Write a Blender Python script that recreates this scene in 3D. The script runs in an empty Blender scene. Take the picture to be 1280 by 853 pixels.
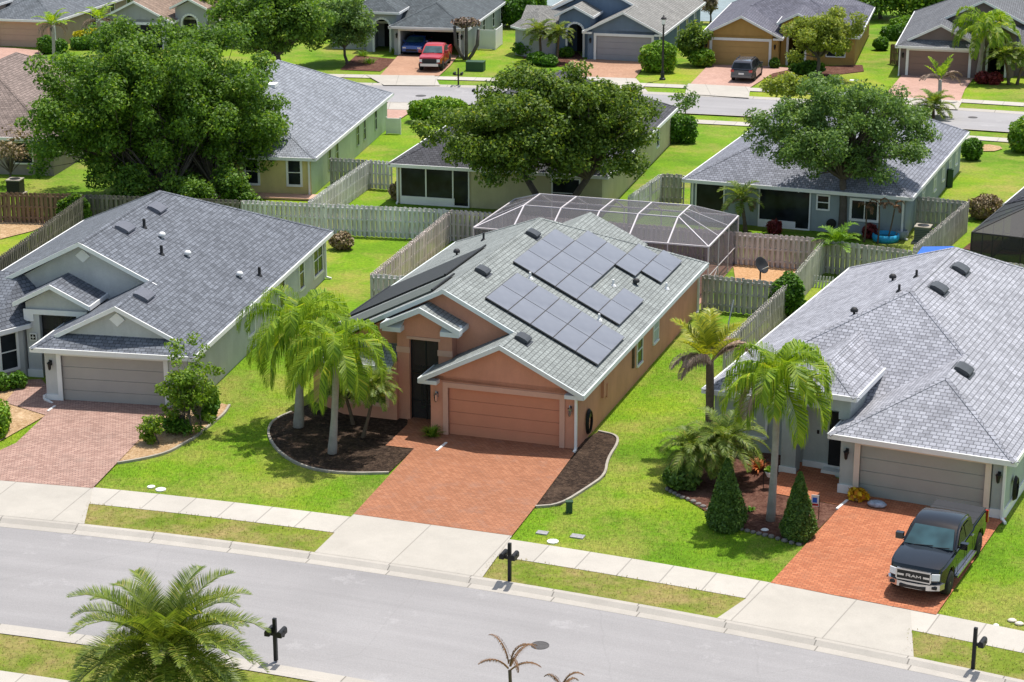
EXPOSURE = 0.48
import bpy, bmesh, math, random
import numpy as np
from mathutils import Vector, Matrix
R_ = math.radians
rng = np.random.default_rng(7)
random.seed(7)
S = bpy.context.scene
COL = S.collection
CF, CP, CH = 2540.0, R_(17.2), 28.6      # focal length in photo pixels, pitch, height above the lawn

def at(px, py, Y):
    """world point seen at photo pixel (px, py) at distance Y in front of the viewpoint"""
    x = (px - 640) / CF; y = -(py - 426.5) / CF
    d = (x, math.cos(CP) + y * math.sin(CP), -math.sin(CP) + y * math.cos(CP))
    t = Y / d[1]
    return Vector((d[0] * t, Y, CH + d[2] * t))

def g(px, py, z=0.0):
    x = (px - 640) / CF; y = -(py - 426.5) / CF
    d = (x, math.cos(CP) + y * math.sin(CP), -math.sin(CP) + y * math.cos(CP))
    t = (CH - z) / -d[2]
    return Vector((d[0] * t, d[1] * t, z))

# ------------------------------------------------------------------ objects
def tag(o, label=None, cat=None, group=None, kind=None):
    if label: o['label'] = label
    if cat: o['category'] = cat
    if group: o['group'] = group
    if kind: o['kind'] = kind
    return o

def thing(name, label, cat, loc=(0, 0, 0), rotz=0.0, group=None):
    o = bpy.data.objects.new(name, None)
    COL.objects.link(o)
    o.location = loc; o.rotation_euler = (0, 0, rotz)
    o.empty_display_size = 0.2
    return tag(o, label, cat, group)

def link(name, me, mat, parent=None):
    o = bpy.data.objects.new(name, me)
    if mat: me.materials.append(mat)
    COL.objects.link(o)
    if parent: o.parent = parent
    return o

def copy_tree(o, parent=None):
    c = o.copy(); COL.objects.link(c)
    if parent: c.parent = parent
    for ch in list(o.children): copy_tree(ch, c)
    return c

class MB:
    """collects faces for one mesh; UVs are metres along the face and up its slope"""
    def __init__(s): s.v = []; s.f = []; s.uv = {}
    def poly(s, pts, uv=None):
        i = len(s.v); s.v += [tuple(p) for p in pts]
        s.f.append(tuple(range(i, i + len(pts))))
        if uv: s.uv[len(s.f) - 1] = uv
        return s
    def slab(s, pts, t=.1):
        """planar polygon with vertical thickness t below it"""
        lo = [(p[0], p[1], p[2] - t) for p in pts]
        s.poly(pts); s.poly(lo[::-1])
        n = len(pts)
        for i in range(n):
            j = (i + 1) % n
            s.poly([pts[i], lo[i], lo[j], pts[j]])
        return s
    def prism(s, poly, z0, z1):
        lo = [(p[0], p[1], z0) for p in poly]; hi = [(p[0], p[1], z1) for p in poly]
        s.poly(hi); s.poly(lo[::-1]); n = len(poly)
        for i in range(n):
            j = (i + 1) % n
            s.poly([lo[i], lo[j], hi[j], hi[i]])
        return s
    def vprism(s, uz, v0, v1):
        """polygon in the (u,z) plane, extruded from v0 to v1"""
        a = [(p[0], v0, p[1]) for p in uz]; b = [(p[0], v1, p[1]) for p in uz]
        s.poly(a); s.poly(b[::-1]); n = len(uz)
        for i in range(n):
            j = (i + 1) % n
            s.poly([b[i], b[j], a[j], a[i]])
        return s
    def box(s, x0, x1, y0, y1, z0, z1):
        return s.prism([(x0, y0), (x1, y0), (x1, y1), (x0, y1)], z0, z1)
    def obox(s, o, X, Y, Z):
        """box from corner o spanned by three vectors"""
        o = Vector(o); X = Vector(X); Y = Vector(Y); Z = Vector(Z)
        a = [o, o + X, o + X + Y, o + Y]; b = [p + Z for p in a]
        s.poly(b); s.poly(a[::-1])
        for i in range(4):
            j = (i + 1) % 4
            s.poly([a[i], a[j], b[j], b[i]])
        return s
    def bar(s, p, q, w, h, up=0.0, off=0.0):
        """bar from p to q, w wide sideways, h tall below the line (top raised by up), shifted sideways by off"""
        p = Vector(p); q = Vector(q); d = q - p
        n = Vector((d.y, -d.x, 0))
        n = n.normalized() if n.length > 1e-6 else Vector((1, 0, 0))
        c = n * (off - w / 2)
        return s.obox(p + c + Vector((0, 0, up - h)), d, n * w, (0, 0, h))
    def tube(s, pts, rad, n=8, cap=True):
        pts = [Vector(p) for p in pts]
        if not hasattr(rad, '__len__'): rad = [rad] * len(pts)
        base = len(s.v)
        for i, p in enumerate(pts):
            d = (pts[min(i + 1, len(pts) - 1)] - pts[max(i - 1, 0)]).normalized()
            a = d.orthogonal().normalized() if i == 0 else (a - d * a.dot(d)).normalized()
            b = d.cross(a)
            for k in range(n):
                t = 2 * math.pi * k / n
                s.v.append(tuple(p + (a * math.cos(t) + b * math.sin(t)) * rad[i]))
        for i in range(len(pts) - 1):
            for k in range(n):
                k2 = (k + 1) % n
                s.f.append((base + i * n + k, base + i * n + k2, base + (i + 1) * n + k2, base + (i + 1) * n + k))
        if cap:
            s.f.append(tuple(base + k for k in range(n))[::-1])
            s.f.append(tuple(base + (len(pts) - 1) * n + k for k in range(n)))
        return s
    def lathe(s, prof, n=16, c=(0, 0, 0), axis='z'):
        base = len(s.v)
        for r, h in prof:
            for k in range(n):
                t = 2 * math.pi * k / n
                a, b = r * math.cos(t), r * math.sin(t)
                p = (a, b, h) if axis == 'z' else ((a, h, b) if axis == 'y' else (h, a, b))
                s.v.append((p[0] + c[0], p[1] + c[1], p[2] + c[2]))
        for i in range(len(prof) - 1):
            for k in range(n):
                k2 = (k + 1) % n
                s.f.append((base + i * n + k, base + i * n + k2, base + (i + 1) * n + k2, base + (i + 1) * n + k))
        s.f.append(tuple(base + k for k in range(n))[::-1])
        s.f.append(tuple(base + (len(prof) - 1) * n + k for k in range(n)))
        return s
    def build(s, name, mat, parent=None, smooth=False, mir=False, uv=True, fixn=True):
        if mir:
            s.v = [(-p[0], p[1], p[2]) for p in s.v]
            s.f = [f[::-1] for f in s.f]
            s.uv = {k: u[::-1] for k, u in s.uv.items()}
        me = bpy.data.meshes.new(name)
        me.from_pydata(s.v, [], s.f); me.update()
        if fixn and not s.uv:
            bm = bmesh.new(); bm.from_mesh(me)
            bmesh.ops.recalc_face_normals(bm, faces=bm.faces); bm.to_mesh(me); bm.free()
        if uv:
            L = me.uv_layers.new(name='UVMap')
            co = me.vertices
            for fi, p in enumerate(me.polygons):
                if fi in s.uv:
                    for li, c in zip(p.loop_indices, s.uv[fi]): L.data[li].uv = c
                    continue
                n = p.normal
                if abs(n.z) > .995: U = Vector((1, 0, 0)); V = Vector((0, 1, 0))
                else:
                    nn = n if n.z >= -1e-4 else -n
                    U = Vector((-nn.y, nn.x, 0)).normalized(); V = nn.cross(U)
                for li in p.loop_indices:
                    c = co[me.loops[li].vertex_index].co
                    L.data[li].uv = (c.dot(U), c.dot(V))
        if smooth:
            for p in me.polygons: p.use_smooth = True
        return link(name, me, mat, parent)

# ------------------------------------------------------------------ materials
def new_mat(name):
    m = bpy.data.materials.new(name); m.use_nodes = True
    nt = m.node_tree; b = nt.nodes['Principled BSDF']
    return m, nt, b
def N(nt, t, **kw):
    n = nt.nodes.new(t)
    for k, v in kw.items():
        if k in n.inputs: n.inputs[k].default_value = v
        else: setattr(n, k, v)
    return n
def c4(c): return (c[0], c[1], c[2], 1)
def ramp(nt, fac, stops):
    r = nt.nodes.new('ShaderNodeValToRGB')
    e = r.color_ramp.elements
    e[0].position, e[0].color = stops[0][0], c4(stops[0][1])
    e[1].position, e[1].color = stops[-1][0], c4(stops[-1][1])
    for p, c in stops[1:-1]:
        x = e.new(p); x.color = c4(c)
    nt.links.new(fac, r.inputs[0]); return r.outputs[0]
def mixc(nt, fac, a, b, mode='MIX'):
    n = nt.nodes.new('ShaderNodeMix'); n.data_type = 'RGBA'; n.blend_type = mode
    for s, v in ((0, fac), (6, a), (7, b)):
        if isinstance(v, bpy.types.NodeSocket): nt.links.new(v, n.inputs[s])
        else: n.inputs[s].default_value = v if s == 0 else c4(v)
    return n.outputs[2]
def noise(nt, scale, detail=4, rough=.6, co='Object', stretch=None):
    tc = nt.nodes.new('ShaderNodeTexCoord'); src = tc.outputs[co]
    if stretch:
        mp = nt.nodes.new('ShaderNodeMapping'); mp.inputs['Scale'].default_value = stretch
        nt.links.new(src, mp.inputs[0]); src = mp.outputs[0]
    n = N(nt, 'ShaderNodeTexNoise', Scale=scale, Detail=detail, Roughness=rough)
    nt.links.new(src, n.inputs['Vector']); return n.outputs[0]
def bump(nt, b, h, strength=.3, dist=.02):
    n = N(nt, 'ShaderNodeBump', Strength=strength, Distance=dist)
    nt.links.new(h, n.inputs['Height']); nt.links.new(n.outputs[0], b.inputs['Normal'])
def darker(c, k): return tuple(x * k for x in c)

def mat(name, c, rough=.7, var=.18, scale=1.2, fine=12, bmp=0.0, metal=0, spec=.3, bdist=.02):
    m, nt, b = new_mat(name)
    n1 = noise(nt, scale, 4); n2 = noise(nt, fine, 3)
    a = ramp(nt, n1, [(.3, darker(c, 1 - var)), (.7, darker(c, 1 + var * .6))])
    k = ramp(nt, n2, [(.25, (1 - var * .5,) * 3), (.75, (1 + var * .3,) * 3)])
    nt.links.new(mixc(nt, 1.0, a, k, 'MULTIPLY'), b.inputs['Base Color'])
    b.inputs['Roughness'].default_value = rough; b.inputs['Metallic'].default_value = metal
    b.inputs['Specular IOR Level'].default_value = spec
    if bmp: bump(nt, b, n2, bmp, bdist)
    return m

def brick_mat(name, c1, c2, mortar, bw, rh, ms=.01, rough=.9, co='UV', rot=0.0, big=.12, bscale=.35, bmp=.25, tint=None, offset=.5, streak=0):
    m, nt, b = new_mat(name)
    tc = nt.nodes.new('ShaderNodeTexCoord'); mp = nt.nodes.new('ShaderNodeMapping')
    mp.inputs['Rotation'].default_value = (0, 0, rot)
    nt.links.new(tc.outputs[co], mp.inputs[0])
    br = N(nt, 'ShaderNodeTexBrick', Scale=1.0); br.offset = offset
    br.inputs['Color1'].default_value = c4(c1); br.inputs['Color2'].default_value = c4(c2); br.inputs['Mortar'].default_value = c4(mortar)
    br.inputs['Mortar Size'].default_value = ms; br.inputs['Brick Width'].default_value = bw; br.inputs['Row Height'].default_value = rh
    br.inputs['Mortar Smooth'].default_value = .2
    nt.links.new(mp.outputs[0], br.inputs['Vector'])
    n1 = noise(nt, bscale, 5, .65)
    k = ramp(nt, n1, [(.3, (1 - big,) * 3), (.7, (1 + big,) * 3)])
    col = mixc(nt, 1.0, br.outputs['Color'], k, 'MULTIPLY')
    if tint:
        n2 = noise(nt, bscale * 2.3, 6, .7)
        f = ramp(nt, n2, [(.52, (0, 0, 0)), (.72, (tint[1],) * 3)])
        col = mixc(nt, f, col, tint[0])
    n3 = noise(nt, 30, 2)
    col = mixc(nt, 1.0, col, ramp(nt, n3, [(.2, (.88,) * 3), (.8, (1.1,) * 3)]), 'MULTIPLY')
    if streak:
        n4 = noise(nt, 1.0, 5, .7, co='UV', stretch=(1.1, .16, 1))
        col = mixc(nt, 1.0, col, ramp(nt, n4, [(.3, (1 - streak,) * 3), (.62, (1.04,) * 3)]), 'MULTIPLY')
    nt.links.new(col, b.inputs['Base Color'])
    b.inputs['Roughness'].default_value = rough; b.inputs['Specular IOR Level'].default_value = .2
    inv = nt.nodes.new('ShaderNodeMath'); inv.operation = 'SUBTRACT'; inv.inputs[0].default_value = 1
    nt.links.new(br.outputs['Fac'], inv.inputs[1])
    bump(nt, b, inv.outputs[0], bmp, .012)
    return m

def shingle(name, c, spread=.24, tint=None):
    return brick_mat(name, darker(c, 1 - spread), darker(c, 1 + spread), darker(c, .42), .26, .19, .016, .95, tint=tint, bmp=.7, big=.10, bscale=.45, streak=.2)

def leaf(name, dark, light, trans=.3, rough=.55, tip=None, fine=0.0):
    m, nt, b = new_mat(name)
    ge = nt.nodes.new('ShaderNodeNewGeometry')
    stops = [(0, dark), (.75, light)] + ([(.93, light), (1, tip)] if tip else [])
    col = ramp(nt, ge.outputs['Random Per Island'], stops)
    n1 = noise(nt, .55, 3)
    col = mixc(nt, 1.0, col, ramp(nt, n1, [(.3, (.78, .84, .8)), (.7, (1.2, 1.12, 1.0))]), 'MULTIPLY')
    nt.links.new(col, b.inputs['Base Color']); b.inputs['Roughness'].default_value = rough
    b.inputs['Specular IOR Level'].default_value = .35
    tr = nt.nodes.new('ShaderNodeBsdfTranslucent'); nt.links.new(mixc(nt, 1.0, col, (1.25, 1.2, .6), 'MULTIPLY'), tr.inputs[0])
    mx = nt.nodes.new('ShaderNodeMixShader'); mx.inputs[0].default_value = trans
    nt.links.new(b.outputs[0], mx.inputs[1]); nt.links.new(tr.outputs[0], mx.inputs[2])
    nt.links.new(mx.outputs[0], nt.nodes['Material Output'].inputs[0])
    return m

def screen_mat(name, c=(.05, .05, .055), a=.55):
    m, nt, b = new_mat(name)
    b.inputs['Base Color'].default_value = c4(c); b.inputs['Roughness'].default_value = .6
    t = nt.nodes.new('ShaderNodeBsdfTransparent'); mx = nt.nodes.new('ShaderNodeMixShader'); mx.inputs[0].default_value = a
    nt.links.new(t.outputs[0], mx.inputs[1]); nt.links.new(b.outputs[0], mx.inputs[2])
    nt.links.new(mx.outputs[0], nt.nodes['Material Output'].inputs[0]); return m

def glass_mat(name, c=(.03, .04, .05), rough=.06, spec=.6):
    m, nt, b = new_mat(name)
    n1 = noise(nt, .9, 2)
    nt.links.new(ramp(nt, n1, [(.35, darker(c, .6)), (.7, darker(c, 1.6))]), b.inputs['Base Color'])
    b.inputs['Roughness'].default_value = rough; b.inputs['Specular IOR Level'].default_value = spec
    return m

def paint(name, c, rough=.22, coat=.8, metal=0):
    m, nt, b = new_mat(name)
    n1 = noise(nt, 1.5, 3)
    nt.links.new(ramp(nt, n1, [(.3, darker(c, .92)), (.7, darker(c, 1.08))]), b.inputs['Base Color'])
    b.inputs['Roughness'].default_value = rough; b.inputs['Metallic'].default_value = metal
    b.inputs['Coat Weight'].default_value = coat; b.inputs['Coat Roughness'].default_value = .05
    return m

M = {}
M['white'] = mat('white_trim', (.78, .78, .77), .5, .06)
M['white_metal'] = mat('white_aluminium', (.8, .79, .8), .35, .05)
M['pale_concrete'] = mat('kerb_edging', (.36, .325, .275), .9, .2, 3, 20, .3)
M['black'] = mat('black_metal', (.015, .015, .016), .45, .2)
M['rubber'] = mat('tyre_rubber', (.018, .018, .018), .85, .2)
M['chrome'] = mat('chrome', (.50, .50, .52), .16, .05, metal=.9)
M['cage_metal'] = mat('cage_aluminium', (.60, .56, .575), .4, .06)
M['glass'] = glass_mat('window_glass', (.018, .022, .026), rough=.1, spec=.16)
M['glass_blue'] = glass_mat('windscreen_glass', (.035, .085, .10), .05, .6)
M['blind'] = mat('window_blind', (.42, .46, .42), .6, .08, 3, 30)
M['pvc'] = mat('vent_pipe', (.03, .03, .032), .6, .1)
M['dark_void'] = mat('shaded_interior', (.02, .02, .022), .9, .2)  # near-black colour painted in for the shade of doorways, entries and open garages
M['screen_dark'] = screen_mat('dark_insect_screen', (.02, .02, .022), .8)
M['screen'] = screen_mat('pool_cage_screen', (.10, .095, .11), .5)
M['bark'] = mat('oak_bark', (.12, .10, .085), .95, .3, 2, 14, .8)
M['palm_bark'] = mat('grey_palm_trunk', (.33, .31, .28), .9, .2, 2, 9, .5)
M['brown_bark'] = mat('brown_palm_trunk', (.13, .095, .065), .95, .3, 3, 12, .8)
M['oak'] = leaf('oak_leaf', (.042, .11, .015), (.165, .30, .034), .42, tip=(.31, .41, .05))
M['oak2'] = leaf('olive_oak_leaf', (.045, .098, .016), (.175, .275, .034), .42, tip=(.36, .39, .05))
M['oak3'] = leaf('grey_green_oak_leaf', (.062, .13, .036), (.18, .305, .08), .42, tip=(.28, .40, .11))
M['hedge'] = leaf('hedge_leaf', (.04, .115, .012), (.125, .275, .022), .36)
M['hedge_bright'] = leaf('bright_hedge_leaf', (.08, .19, .012), (.20, .36, .02), .3, tip=(.36, .42, .03))
M['hedge_yellow'] = leaf('golden_hedge_leaf', (.30, .30, .01), (.62, .55, .015), .25)
M['conifer'] = leaf('topiary_leaf', (.04, .095, .018), (.13, .23, .04), .28)
M['shrub'] = leaf('shrub_leaf', (.085, .17, .016), (.24, .38, .032), .42, tip=(.42, .47, .05))
M['dry_shrub'] = leaf('dry_twig_leaf', (.16, .12, .07), (.30, .22, .13), .1)
M['red_leaf'] = leaf('red_leaf', (.10, .012, .015), (.22, .03, .03), .2)
M['queen'] = leaf('queen_palm_leaf', (.09, .20, .012), (.34, .49, .032), .5, .5, tip=(.66, .62, .07))
M['queen_yellow'] = leaf('yellowing_palm_leaf', (.14, .20, .02), (.42, .44, .03), .35, .4, tip=(.6, .5, .05))
M['date'] = leaf('date_palm_leaf', (.065, .12, .018), (.235, .305, .045), .4, .45, tip=(.50, .43, .13))
M['pygmy'] = leaf('pygmy_date_leaf', (.085, .155, .02), (.25, .33, .05), .4, .5, tip=(.50, .38, .13))
M['dead_frond'] = leaf('dead_palm_leaf', (.16, .11, .09), (.34, .25, .21), .1, .8)
M['dead_brown'] = leaf('brown_dead_leaf', (.10, .055, .03), (.24, .13, .07), .1, .8)
# ------------------------------------------------------------------ camera, sun, sky
cam = bpy.data.cameras.new('camera'); co = bpy.data.objects.new('camera', cam); COL.objects.link(co)
cam.sensor_width = 36; cam.lens = CF / 1280 * 36; cam.clip_start = 1; cam.clip_end = 3000
co.location = (0, 0, CH); co.rotation_euler = (math.pi / 2 - CP, 0, 0); S.camera = co
SUN_EL, SUN_AZ = R_(71.5), math.atan2(.65, .76)      # azimuth measured from +Y towards +X
w = bpy.data.worlds.new('World'); S.world = w; w.use_nodes = True
nt = w.node_tree; sk = nt.nodes.new('ShaderNodeTexSky'); sk.sky_type = 'NISHITA'; sk.sun_disc = False
sk.sun_elevation = SUN_EL; sk.sun_rotation = SUN_AZ; sk.dust_density = 1.2; sk.air_density = 1.0
bg = nt.nodes['Background']; tint = nt.nodes.new('ShaderNodeMix'); tint.data_type = 'RGBA'; tint.blend_type = 'MULTIPLY'; tint.inputs[0].default_value = 1
tint.inputs[7].default_value = (1.10, 1.0, .86, 1)
nt.links.new(sk.outputs[0], tint.inputs[6]); nt.links.new(tint.outputs[2], bg.inputs[0]); bg.inputs[1].default_value = .15
su = bpy.data.lights.new('sun', 'SUN'); su.energy = 3.9; su.angle = R_(.55); su.color = (1, .955, .88)
so = bpy.data.objects.new('sun', su); COL.objects.link(so)
dsun = Vector((math.sin(SUN_AZ) * math.cos(SUN_EL), math.cos(SUN_AZ) * math.cos(SUN_EL), math.sin(SUN_EL)))
so.rotation_euler = dsun.to_track_quat('Z', 'Y').to_euler()
vs = S.view_settings; vs.view_transform = 'Standard'; vs.look = 'None'; vs.exposure = EXPOSURE; vs.gamma = 1; vs.use_curve_mapping = False
cy = S.cycles; cy.max_bounces = 6; cy.transparent_max_bounces = 12; cy.use_denoising = True
cy.diffuse_bounces = 3; cy.glossy_bounces = 2; cy.transmission_bounces = 2

# ------------------------------------------------------------------ ground materials
def lawn_mat():
    m, nt, b = new_mat('st_augustine_lawn')
    base = ramp(nt, noise(nt, .16, 6, .62), [(.34, (.10, .208, .009)), (.5, (.150, .285, .011)), (.66, (.25, .33, .022))])
    dry = ramp(nt, noise(nt, .21, 7, .72), [(.45, (0, 0, 0)), (.66, (.9,) * 3)])
    col = mixc(nt, dry, base, (.32, .29, .075))
    yard = ramp(nt, noise(nt, .035, 2, .5), [(.35, (.84, .90, .9)), (.65, (1.12, 1.05, 1.0))]); col = mixc(nt, 1.0, col, yard, 'MULTIPLY')
    fine = ramp(nt, noise(nt, 5.5, 4, .75), [(.28, (.58,) * 3), (.72, (1.28,) * 3)])
    vf = ramp(nt, noise(nt, 26, 2, .7), [(.25, (.62,) * 3), (.75, (1.3,) * 3)])
    col = mixc(nt, 1.0, mixc(nt, 1.0, col, fine, 'MULTIPLY'), vf, 'MULTIPLY')
    nt.links.new(col, b.inputs['Base Color']); b.inputs['Roughness'].default_value = .9; b.inputs['Specular IOR Level'].default_value = .15
    bump(nt, b, noise(nt, 16, 3, .8), .6, .05); return m
def verge_mat():
    m, nt, b = new_mat('dry_verge_grass')
    base = ramp(nt, noise(nt, .5, 6, .65), [(.3, (.11, .17, .014)), (.7, (.19, .235, .026))])
    dry = ramp(nt, noise(nt, .42, 7, .75), [(.42, (0, 0, 0)), (.62, (.88,) * 3)])
    col = mixc(nt, dry, base, (.30, .225, .095))
    fine = ramp(nt, noise(nt, 7, 4, .75), [(.28, (.66,) * 3), (.72, (1.25,) * 3)])
    col = mixc(nt, 1.0, col, fine, 'MULTIPLY')
    nt.links.new(col, b.inputs['Base Color']); b.inputs['Roughness'].default_value = .9; b.inputs['Specular IOR Level'].default_value = .15
    bump(nt, b, noise(nt, 16, 3, .8), .6, .05); return m
def asphalt_mat(name, c, far=False):
    m, nt, b = new_mat(name)
    a = ramp(nt, noise(nt, .12, 5, .6), [(.3, darker(c, .9)), (.7, darker(c, 1.08))])
    pa = ramp(nt, noise(nt, .33, 6, .7, stretch=(1, 1, 1)), [(.60, (0, 0, 0)), (.64, (.55,) * 3)])
    a = mixc(nt, pa, a, darker(c, 1.22))
    sp = ramp(nt, noise(nt, 22, 3, .8), [(.25, (.82,) * 3), (.75, (1.12,) * 3)])
    col = mixc(nt, 1.0, a, sp, 'MULTIPLY')
    tr_ = ramp(nt, noise(nt, 1.0, 5, .65, co='UV', stretch=(.05, .9, 1)), [(.32, (.90,) * 3), (.66, (1.05,) * 3)]); col = mixc(nt, 1.0, col, tr_, 'MULTIPLY')
    tc = nt.nodes.new('ShaderNodeTexCoord')
    vo = nt.nodes.new('ShaderNodeTexVoronoi'); vo.feature = 'DISTANCE_TO_EDGE'; vo.inputs['Scale'].default_value = .16
    nw = nt.nodes.new('ShaderNodeTexNoise'); nw.inputs['Scale'].default_value = .8
    ad = nt.nodes.new('ShaderNodeMix'); ad.data_type = 'RGBA'; ad.inputs[0].default_value = .25
    nt.links.new(tc.outputs['Object'], nw.inputs['Vector']); nt.links.new(tc.outputs['Object'], ad.inputs[6]); nt.links.new(nw.outputs[1], ad.inputs[7])
    nt.links.new(ad.outputs[2], vo.inputs['Vector'])
    cr = ramp(nt, vo.outputs['Distance'], [(.0, (.93,) * 3), (.004, (1,) * 3)])
    col = mixc(nt, 1.0, col, cr, 'MULTIPLY')
    nt.links.new(col, b.inputs['Base Color']); b.inputs['Roughness'].default_value = .85; b.inputs['Specular IOR Level'].default_value = .25
    bump(nt, b, noise(nt, 40, 2), .3, .01); return m
def mulch_mat(name, a, b_, c):
    m, nt, b = new_mat(name)
    col = ramp(nt, noise(nt, 7, 5, .8), [(.32, a), (.5, b_), (.68, c)])
    big = ramp(nt, noise(nt, .9, 4, .7), [(.5, (0, 0, 0)), (.75, (.5,) * 3)])
    col = mixc(nt, big, col, darker(c, 1.35))
    nt.links.new(col, b.inputs['Base Color']); b.inputs['Roughness'].default_value = .95; b.inputs['Specular IOR Level'].default_value = .1
    bump(nt, b, noise(nt, 12, 4, .8), 1.0, .08); return m
def joint_mat(name, c, step, joint):
    """concrete cast in bays: a joint every `step` metres along U"""
    return brick_mat(name, darker(c, .95), darker(c, 1.05), darker(c, joint), step, 40, .025, .85, big=.07, bscale=.6, tint=(darker(c, .8), .35), bmp=.2, offset=0)

M['lawn'] = lawn_mat(); M['verge'] = verge_mat()
M['asphalt'] = asphalt_mat('worn_grey_asphalt', (.295, .284, .284))
M['asphalt_far'] = asphalt_mat('far_asphalt', (.31, .30, .305))
M['walk'] = joint_mat('sidewalk_concrete', (.44, .41, .365), 1.55, .62)
M['kerb'] = joint_mat('kerb_concrete', (.40, .37, .33), 3.05, .5)
M['apron'] = joint_mat('apron_concrete', (.425, .395, .35), 3.1, .66)
M['mulch'] = mulch_mat('dark_mulch', (.015, .010, .008), (.045, .03, .022), (.12, .08, .055))
M['red_mulch'] = mulch_mat('red_brown_mulch', (.05, .02, .014), (.12, .055, .04), (.2, .11, .08))
M['rock'] = mulch_mat('tan_gravel', (.28, .17, .09), (.46, .30, .16), (.62, .46, .30))
M['sand'] = mulch_mat('orange_sand', (.42, .22, .10), (.55, .32, .16), (.62, .40, .24))
M['paver_red'] = brick_mat('terracotta_pavers', (.30, .122, .064), (.40, .178, .098), (.22, .10, .06), .23, .115, .016, .85, 'Object', R_(-18.5 + 45), .10, .5, .3, ((.27, .155, .115), .6))
M['paver_orange'] = brick_mat('orange_pavers', (.38, .125, .06), (.52, .20, .10), (.26, .10, .055), .23, .115, .016, .85, 'Object', R_(-25 + 45), .08, .5, .3, ((.30, .14, .085), .5))
M['paver_pink'] = brick_mat('weathered_pink_pavers', (.30, .18, .145), (.46, .30, .245), (.2, .13, .11), .23, .115, .016, .85, 'Object', R_(-10), .12, .5, .3, ((.26, .19, .16), .5))

# ------------------------------------------------------------------ ground
EXCL = []
def sheet(name, pts, z, m, kind='structure', label=None, cat=None):
    EXCL.append([(p[0], p[1]) for p in pts])
    o = MB().poly([(p[0], p[1], z) for p in pts]).build(name, m, fixn=False)
    if o.data.polygons[0].normal.z < 0: o.data.flip_normals()
    return tag(o, label, cat, kind=kind)
def ribbon(name, A, B, za, zb, m):
    """strip between two polylines, U runs along it in metres"""
    mb = MB(); s = 0
    for i in range(len(A) - 1):
        L = ((A[i + 1][0] - A[i][0]) ** 2 + (A[i + 1][1] - A[i][1]) ** 2) ** .5
        wd = ((B[i][0] - A[i][0]) ** 2 + (B[i][1] - A[i][1]) ** 2) ** .5
        mb.poly([(*A[i][:2], za), (*A[i + 1][:2], za), (*B[i + 1][:2], zb), (*B[i][:2], zb)], [(s, .1), (s + L, .1), (s + L, wd), (s, wd)])
        s += L
    o = mb.build(name, m, fixn=False)
    for p in o.data.polygons:
        if p.normal.z < 0: p.flip()
    return tag(o, kind='structure')
def fitline(px, lo, hi, deg=2):
    P = [g(*p) for p in px]
    k = np.polyfit([p.x for p in P], [p.y for p in P], deg)
    return lambda x: float(np.polyval(k, x)), lambda x: float(np.polyval(np.polyder(k), x))
def offs(f, df, xs, d):
    out = []
    for x in xs:
        s = df(x); n = Vector((-s, 1, 0)).normalized(); out.append(Vector((x, f(x), 0)) + n * d)
    return out

tag(MB().poly([(-420, 10, 0), (420, 10, 0), (420, 760, 0), (-420, 760, 0)]).build('lawn_ground', M['lawn'], fixn=False), kind='structure')
nf, ndf = fitline(((0, 660), (100.6, 666), (218.7, 685.6), (350, 701), (430, 709.6), (595, 738), (726, 760), (850, 779.6), (1005, 810), (1150, 843)), 0, 0)
X1 = [-34 + i * 1.5 for i in range(46)]
nl = lambda d: offs(nf, ndf, X1, d)
ribbon('near_road', nl(-7.55), nl(0), .010, .010, M['asphalt'])
ribbon('near_gutter', nl(0), nl(.36), .014, .018, M['kerb'])
ribbon('near_kerb', nl(.36), nl(.58), .019, .12, M['kerb'])
ribbon('near_kerb', nl(.58), nl(.78), .12, .115, M['kerb'])
ribbon('south_gutter', nl(-7.95), nl(-7.55), .018, .014, M['kerb'])
ribbon('south_kerb', nl(-8.2), nl(-7.95), .12, .019, M['kerb'])
ribbon('south_kerb', nl(-8.4), nl(-8.2), .115, .12, M['kerb'])
ribbon('north_verge', nl(.78), nl(2.85), .09, .045, M['verge'])
ribbon('north_sidewalk', nl(2.78), nl(4.38), .060, .060, M['walk'])
ribbon('south_verge', nl(-10.7), nl(-8.4), .045, .09, M['verge'])
ribbon('south_sidewalk', nl(-12.2), nl(-10.7), .06, .06, M['walk'])

def gp(*px): return [g(*p) for p in px]
def apron(name, tl, tr, bl, br):
    a, b, c, d = g(*tl), g(*tr), g(*br), g(*bl)
    EXCL.append([(p[0], p[1]) for p in (a, b, c, d)])
    front = offs(nf, ndf, [d.x + (c.x - d.x) * t / 10 for t in range(11)], .77)
    mb = MB(); U = (b - a).normalized(); V = Vector((-U.y, U.x, 0))
    for t in range(10):
        q = [(front[t], .121), (front[t + 1], .121), (a + (b - a) * ((t + 1) / 10), .068), (a + (b - a) * (t / 10), .068)]
        mb.poly([(p.x, p.y, z) for p, z in q], [((p - a).dot(U), 6 + (p - a).dot(V)) for p, z in q])
    tag(mb.build(name, M['apron'], fixn=False), kind='structure')
apron('driveway_apron', (442, 645), (640, 672), (385, 692.5), (593, 723.5))
apron('driveway_apron', (962, 730.5), (1138, 766), (884, 777), (1129, 828))
apron('driveway_apron', (-70, 596), (116, 612), (-70, 652), (98, 660.5))

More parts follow.
